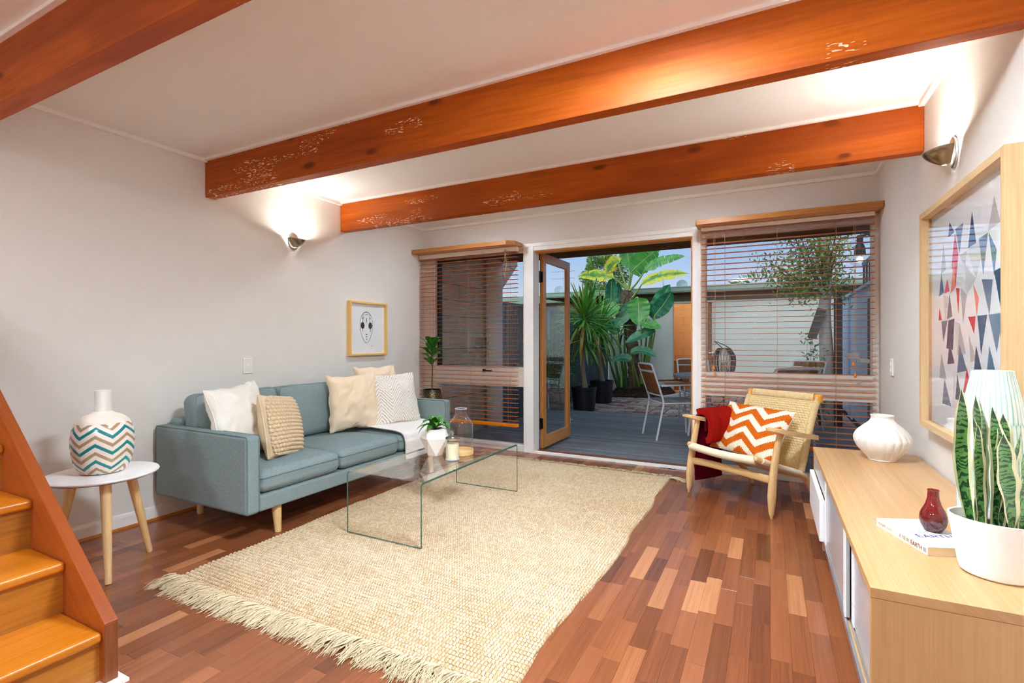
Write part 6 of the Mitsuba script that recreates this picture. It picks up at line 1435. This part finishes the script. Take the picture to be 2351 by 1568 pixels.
put(k + '__bracket', cat(tube([(FX - 0.05, ly, lz + 0.20), (4.44, ly, lz + 0.27), (lx, ly, lz + 0.25)], 0.014, 8), tube([(lx, ly, lz + 0.26), (lx, ly, lz + 0.12)], 0.03, 10)), 'black_plastic', smooth=40)
put(k + '__cap', lathe([(0.0, 0.17), (0.035, 0.165), (0.05, 0.12), (0.055, 0.05), (0.052, 0.05), (0.045, 0.12), (0, 0.15)], 24, move(lx, ly, lz)), 'black_plastic', smooth=40)
put(k + '__globe', lathe([(0.045, 0.055), (0.085, 0.03), (0.10, -0.01), (0.085, -0.045), (0.05, -0.065), (0, -0.07)], 28, move(lx, ly, lz)), 'frosted_glass', smooth=True)
put(k + '__bulb', trimesh.creation.icosphere(2, 0.03).apply_translation((lx, ly, lz)), 'lamp_glow', smooth=True, emitter={'type': 'area', 'radiance': rgb(np.array([1.0, 0.62, 0.22]) * 40), 'sampling_weight': 0.3})
solo('wall_bracket', 'cream folded-back awning bracket beside the grey post', 'bracket', cat(rbox(4.30, 4.384, 6.10, 6.30, 0.90, 0.945, 0.008, 1), rbox(4.20, 4.31, 6.17, 6.23, 0.945, 1.0, 0.008, 1)), 'cream_gloss')

# ------------------------------------------------------------------ outdoor table, chairs and lantern
mat('chair_white', lin(232, 232, 234), 0.3, 0.5)
mat('teak', wood_fn(lin(110, 64, 30), lin(146, 90, 44), lin(166, 110, 62), 14, 300, 1.0), 0.5, 0.4)
mat('grey_teak', wood_fn(lin(104, 102, 104), lin(138, 136, 136), lin(160, 158, 156), 14, 300, 1.0), 0.65, 0.3)
tb = thing('outdoor_table', 'round slatted grey table on the deck with the lantern on it', 'table')
ox, oy, oz, orr = 3.02, 6.72, ZD + 0.74, 0.63
for i, q in enumerate(np.arange(-0.60, 0.62, 0.0855)):
    q0, q1 = max(q, -orr + 0.02), min(q + 0.080, orr - 0.02); hw = math.sqrt(max(orr ** 2 - max(abs(q0), abs(q1)) ** 2, 0.01))
    put(tb + '__slat', rbox(ox - hw + 0.02, ox + hw - 0.02, oy + q0, oy + q1, oz - 0.022, oz, 0.003, 1), 'grey_teak', smooth=30, uv=woodmap(0, i))
put(tb + '__rim', lathe([(orr - 0.02, -0.03), (orr, -0.03), (orr, -0.002), (orr - 0.02, -0.002), (orr - 0.02, -0.03)], 60, move(ox, oy, oz)), 'table_rim', smooth=30)
mat('table_rim', lin(150, 146, 144), 0.5, 0.4)
for a in (0.6, 2.17, 3.74, 5.31):
    put(tb + '__leg', tube([(ox + 0.42 * math.cos(a), oy + 0.42 * math.sin(a), oz - 0.03), (ox + 0.50 * math.cos(a), oy + 0.50 * math.sin(a), ZD + 0.001)], 0.016, 10), 'chair_white', smooth=True)
proto = []
def chair_parts():
    """Armchair of white tube with timber slats; local x across, y to the back, z up, feet at z = 0."""
    out = []
    w = 0.225
    back = spline([(0.0, 0.21, 0.42), (0.0, 0.27, 0.60), (0.0, 0.335, 0.78), (0.0, 0.355, 0.84)], 16)
    def bp_(x, t): return np.array([x, np.interp(t, np.linspace(0, 1, len(back)), back[:, 1]), np.interp(t, np.linspace(0, 1, len(back)), back[:, 2])])
    loop = [(-w, 0.30, 0.0), (-w, 0.235, 0.30), (-w, 0.215, 0.42)] + [tuple(bp_(-w, t)) for t in (0.25, 0.5, 0.75, 0.88)] + [tuple(bp_(-w + 0.02, 0.965)), tuple(bp_(-w + 0.07, 1.0)), tuple(bp_(0, 1.02)), tuple(bp_(w - 0.07, 1.0)), tuple(bp_(w - 0.02, 0.965))] + [tuple(bp_(w, t)) for t in (0.88, 0.75, 0.5, 0.25)] + [(w, 0.215, 0.42), (w, 0.235, 0.30), (w, 0.30, 0.0)]
    out.append(('back_frame', tube(spline(loop, 120), 0.0125, 10), 'chair_white', None))
    for s in (-1, 1):
        f = spline([(s * w, -0.27, 0.0), (s * w, -0.255, 0.30), (s * w, -0.245, 0.55), (s * w, -0.215, 0.605), (s * w, -0.12, 0.615), (s * w, 0.24, 0.60)], 50)
        out.append(('front_leg', tube(f, 0.0125, 10), 'chair_white', None))
        out.append(('armrest', rbox(s * w - 0.022, s * w + 0.022, -0.21, 0.20, 0.622, 0.638, 0.006, 1), 'teak', 1))
        out.append(('side_rail', tube([(s * w, -0.25, 0.405), (s * w, 0.215, 0.405)], 0.011, 8), 'chair_white', None))
    out.append(('cross_rail', tube([(-w, -0.25, 0.405), (w, -0.25, 0.405)], 0.011, 8), 'chair_white', None))
    out.append(('cross_rail', tube([(-w, 0.215, 0.405), (w, 0.215, 0.405)], 0.011, 8), 'chair_white', None))
    for i in range(6):
        y0 = -0.245 + i * 0.077; out.append(('seat_slat', rbox(-w + 0.012, w - 0.012, y0, y0 + 0.068, 0.416, 0.430, 0.003, 1), 'grey_teak', 0))
    for i in range(4):
        x0 = -w + 0.02 + i * 0.1035; x1 = x0 + 0.094
        for (ta, tb_) in ((0.18, 0.62), (0.70, 0.97)):
            P = np.array([[bp_(x, t) + [0, -0.008 + o, 0] for x in (x0, x1)] for o, t in [(0, q) for q in np.linspace(ta, tb_, 5)] + [(0.014, q) for q in np.linspace(tb_, ta, 5)]])
            m = grid(P, closed_u=True); caps = [grid(np.stack([P[:5, j], P[5:, j][::-1]])) for j in (0, 1)]
            out.append(('back_slat', cat([m] + caps), 'teak', 2))
    for t in (0.66, 0.14):
        out.append(('back_rail', tube([bp_(-w, t), bp_(0, t) + [0, 0.012, 0], bp_(w, t)], 0.010, 8), 'chair_white', None))
    return out
parts_ = chair_parts(); first_keys = []
places = [((2.45, 6.30), math.atan2(0.545, 0.84), 'white tubular chair with timber slats on the deck in the open doorway'),
          ((2.62, 7.55), math.atan2(-0.87, 0.42), 'white tubular chair with timber slats half hidden behind the table and the door post'),
          ((3.55, 5.86), math.atan2(0.86, -0.52), 'white tubular chair with its slatted back to the blind, the nearer of two'),
          ((3.74, 7.42), math.atan2(-0.75, -0.6), 'white tubular chair beyond the table, the farther of two seen through the blind')]
for j, ((x, y), face_, lab) in enumerate(places):
    k = thing('outdoor_chair', lab, 'chair', 'outdoor chairs around the deck table')
    M = rotz(face_ + math.pi / 2, (x, y, ZD + 0.0008)) @ np.diag([1, 1, 1.055, 1])     # local -y is the way the chair faces
    for i, (nm, m, bs, ax_) in enumerate(parts_):
        if j == 0: first_keys.append(put(k + '__' + nm, m, bs, smooth=40 if ax_ is None else 30, uv=woodmap(ax_, i) if ax_ is not None else None, M=M))
        else: again(k + '__' + nm, first_keys[i], M)
ln = thing('lantern', 'barrel-shaped slatted lantern with a handle on the outdoor table', 'lantern')
lx, ly, lz = 2.985, 6.76, oz + 0.0006
mat('lantern_grey', lin(120, 112, 108), 0.6, 0.3)
put(ln + '__base', lathe([(0, 0), (0.085, 0), (0.085, 0.02), (0.075, 0.03), (0, 0.03)], 32, move(lx, ly, lz)), 'lantern_grey', smooth=30)
put(ln + '__ring', lathe([(0.055, 0.315), (0.075, 0.315), (0.075, 0.33), (0.055, 0.33), (0.055, 0.315)], 32, move(lx, ly, lz)), 'lantern_grey', smooth=30)
for i in range(22):
    a = 2 * math.pi * i / 22; c = spline([(0.080, 0.012), (0.118, 0.06), (0.130, 0.15), (0.122, 0.24), (0.070, 0.325)], 14)
    put(ln + '__slat', tube(np.stack([lx + c[:, 0] * math.cos(a), ly + c[:, 0] * math.sin(a), lz + c[:, 1]], 1), 0.0075, 6, flat=(0.4, 1.2)), 'lantern_grey', smooth=True)
put(ln + '__candle', lathe([(0, 0.03), (0.035, 0.03), (0.035, 0.15), (0.03, 0.155), (0, 0.153)], 24, move(lx, ly, lz)), 'candle_wax', smooth=30)
put(ln + '__handle', tube(spline([(lx + 0.07, ly, lz + 0.325), (lx - 0.01, ly - 0.02, lz + 0.375), (lx - 0.11, ly - 0.03, lz + 0.415), (lx - 0.08, ly + 0.02, lz + 0.385), (lx - 0.02, ly + 0.02, lz + 0.33)], 20), 0.006, 6), 'lantern_grey', smooth=True)
# ------------------------------------------------------------------ unseen ceiling lights behind the camera and between beams, lighting the room
scene['lamp_white'] = {'type': 'twosided', 'bsdf': {'type': 'diffuse', 'reflectance': rgb((0.8, 0.8, 0.8))}}
for i, (x, y) in enumerate(((3.1, 1.5), (3.0, -1.6), (1.2, -1.6))):
    k = thing('ceiling_light', ('unseen large round opal ceiling light between the first two beams, lighting the rug and window wall', 'unseen large round opal ceiling light behind the camera, lighting the room from the sideboard side', 'unseen large round opal ceiling light behind the camera, lighting the room from the staircase side')[i], 'ceiling light', 'unseen round ceiling lights')
    put(k + '__rim', lathe([(0.25, H - 0.0005), (0.265, H - 0.002), (0.265, H - 0.04), (0.25, H - 0.045)], 40, move(x, y, 0)), 'white_satin', smooth=30)
    dm = lathe([(0.25, -0.042), (0.18, -0.06), (0.09, -0.07), (0, -0.073)], 40, move(x, y, H))
    if dm.face_normals[:, 2].mean() > 0: dm.invert()
    put(k + '__diffuser', dm, 'lamp_white', smooth=True, emitter={'type': 'area', 'radiance': rgb(NEUTRAL * L_CEIL * (1.25, 0.9, 0.8)[i]), 'sampling_weight': 1.0})
for i, (x, y) in enumerate(((0.95, 3.86), (3.05, 3.86))):  # hidden by the last beam, unseen lamps that light the window wall
    k = thing('ceiling_light', ('unseen small round ceiling light behind the last beam, lighting the left window frame', 'unseen small round ceiling light behind the last beam, lighting the right window frame')[i], 'ceiling light', 'unseen ceiling lights by the windows')
    put(k + '__rim', lathe([(0.11, H - 0.0005), (0.12, H - 0.002), (0.12, H - 0.03), (0.11, H - 0.035)], 32, move(x, y, 0)), 'white_satin', smooth=30)
    put(k + '__diffuser', lathe([(0.11, -0.032), (0.08, -0.044), (0.04, -0.05), (0, -0.052)][::-1], 32, move(x, y, H)), 'lamp_white', smooth=True, emitter={'type': 'area', 'radiance': rgb(NEUTRAL * L_BAY), 'sampling_weight': 1.0})
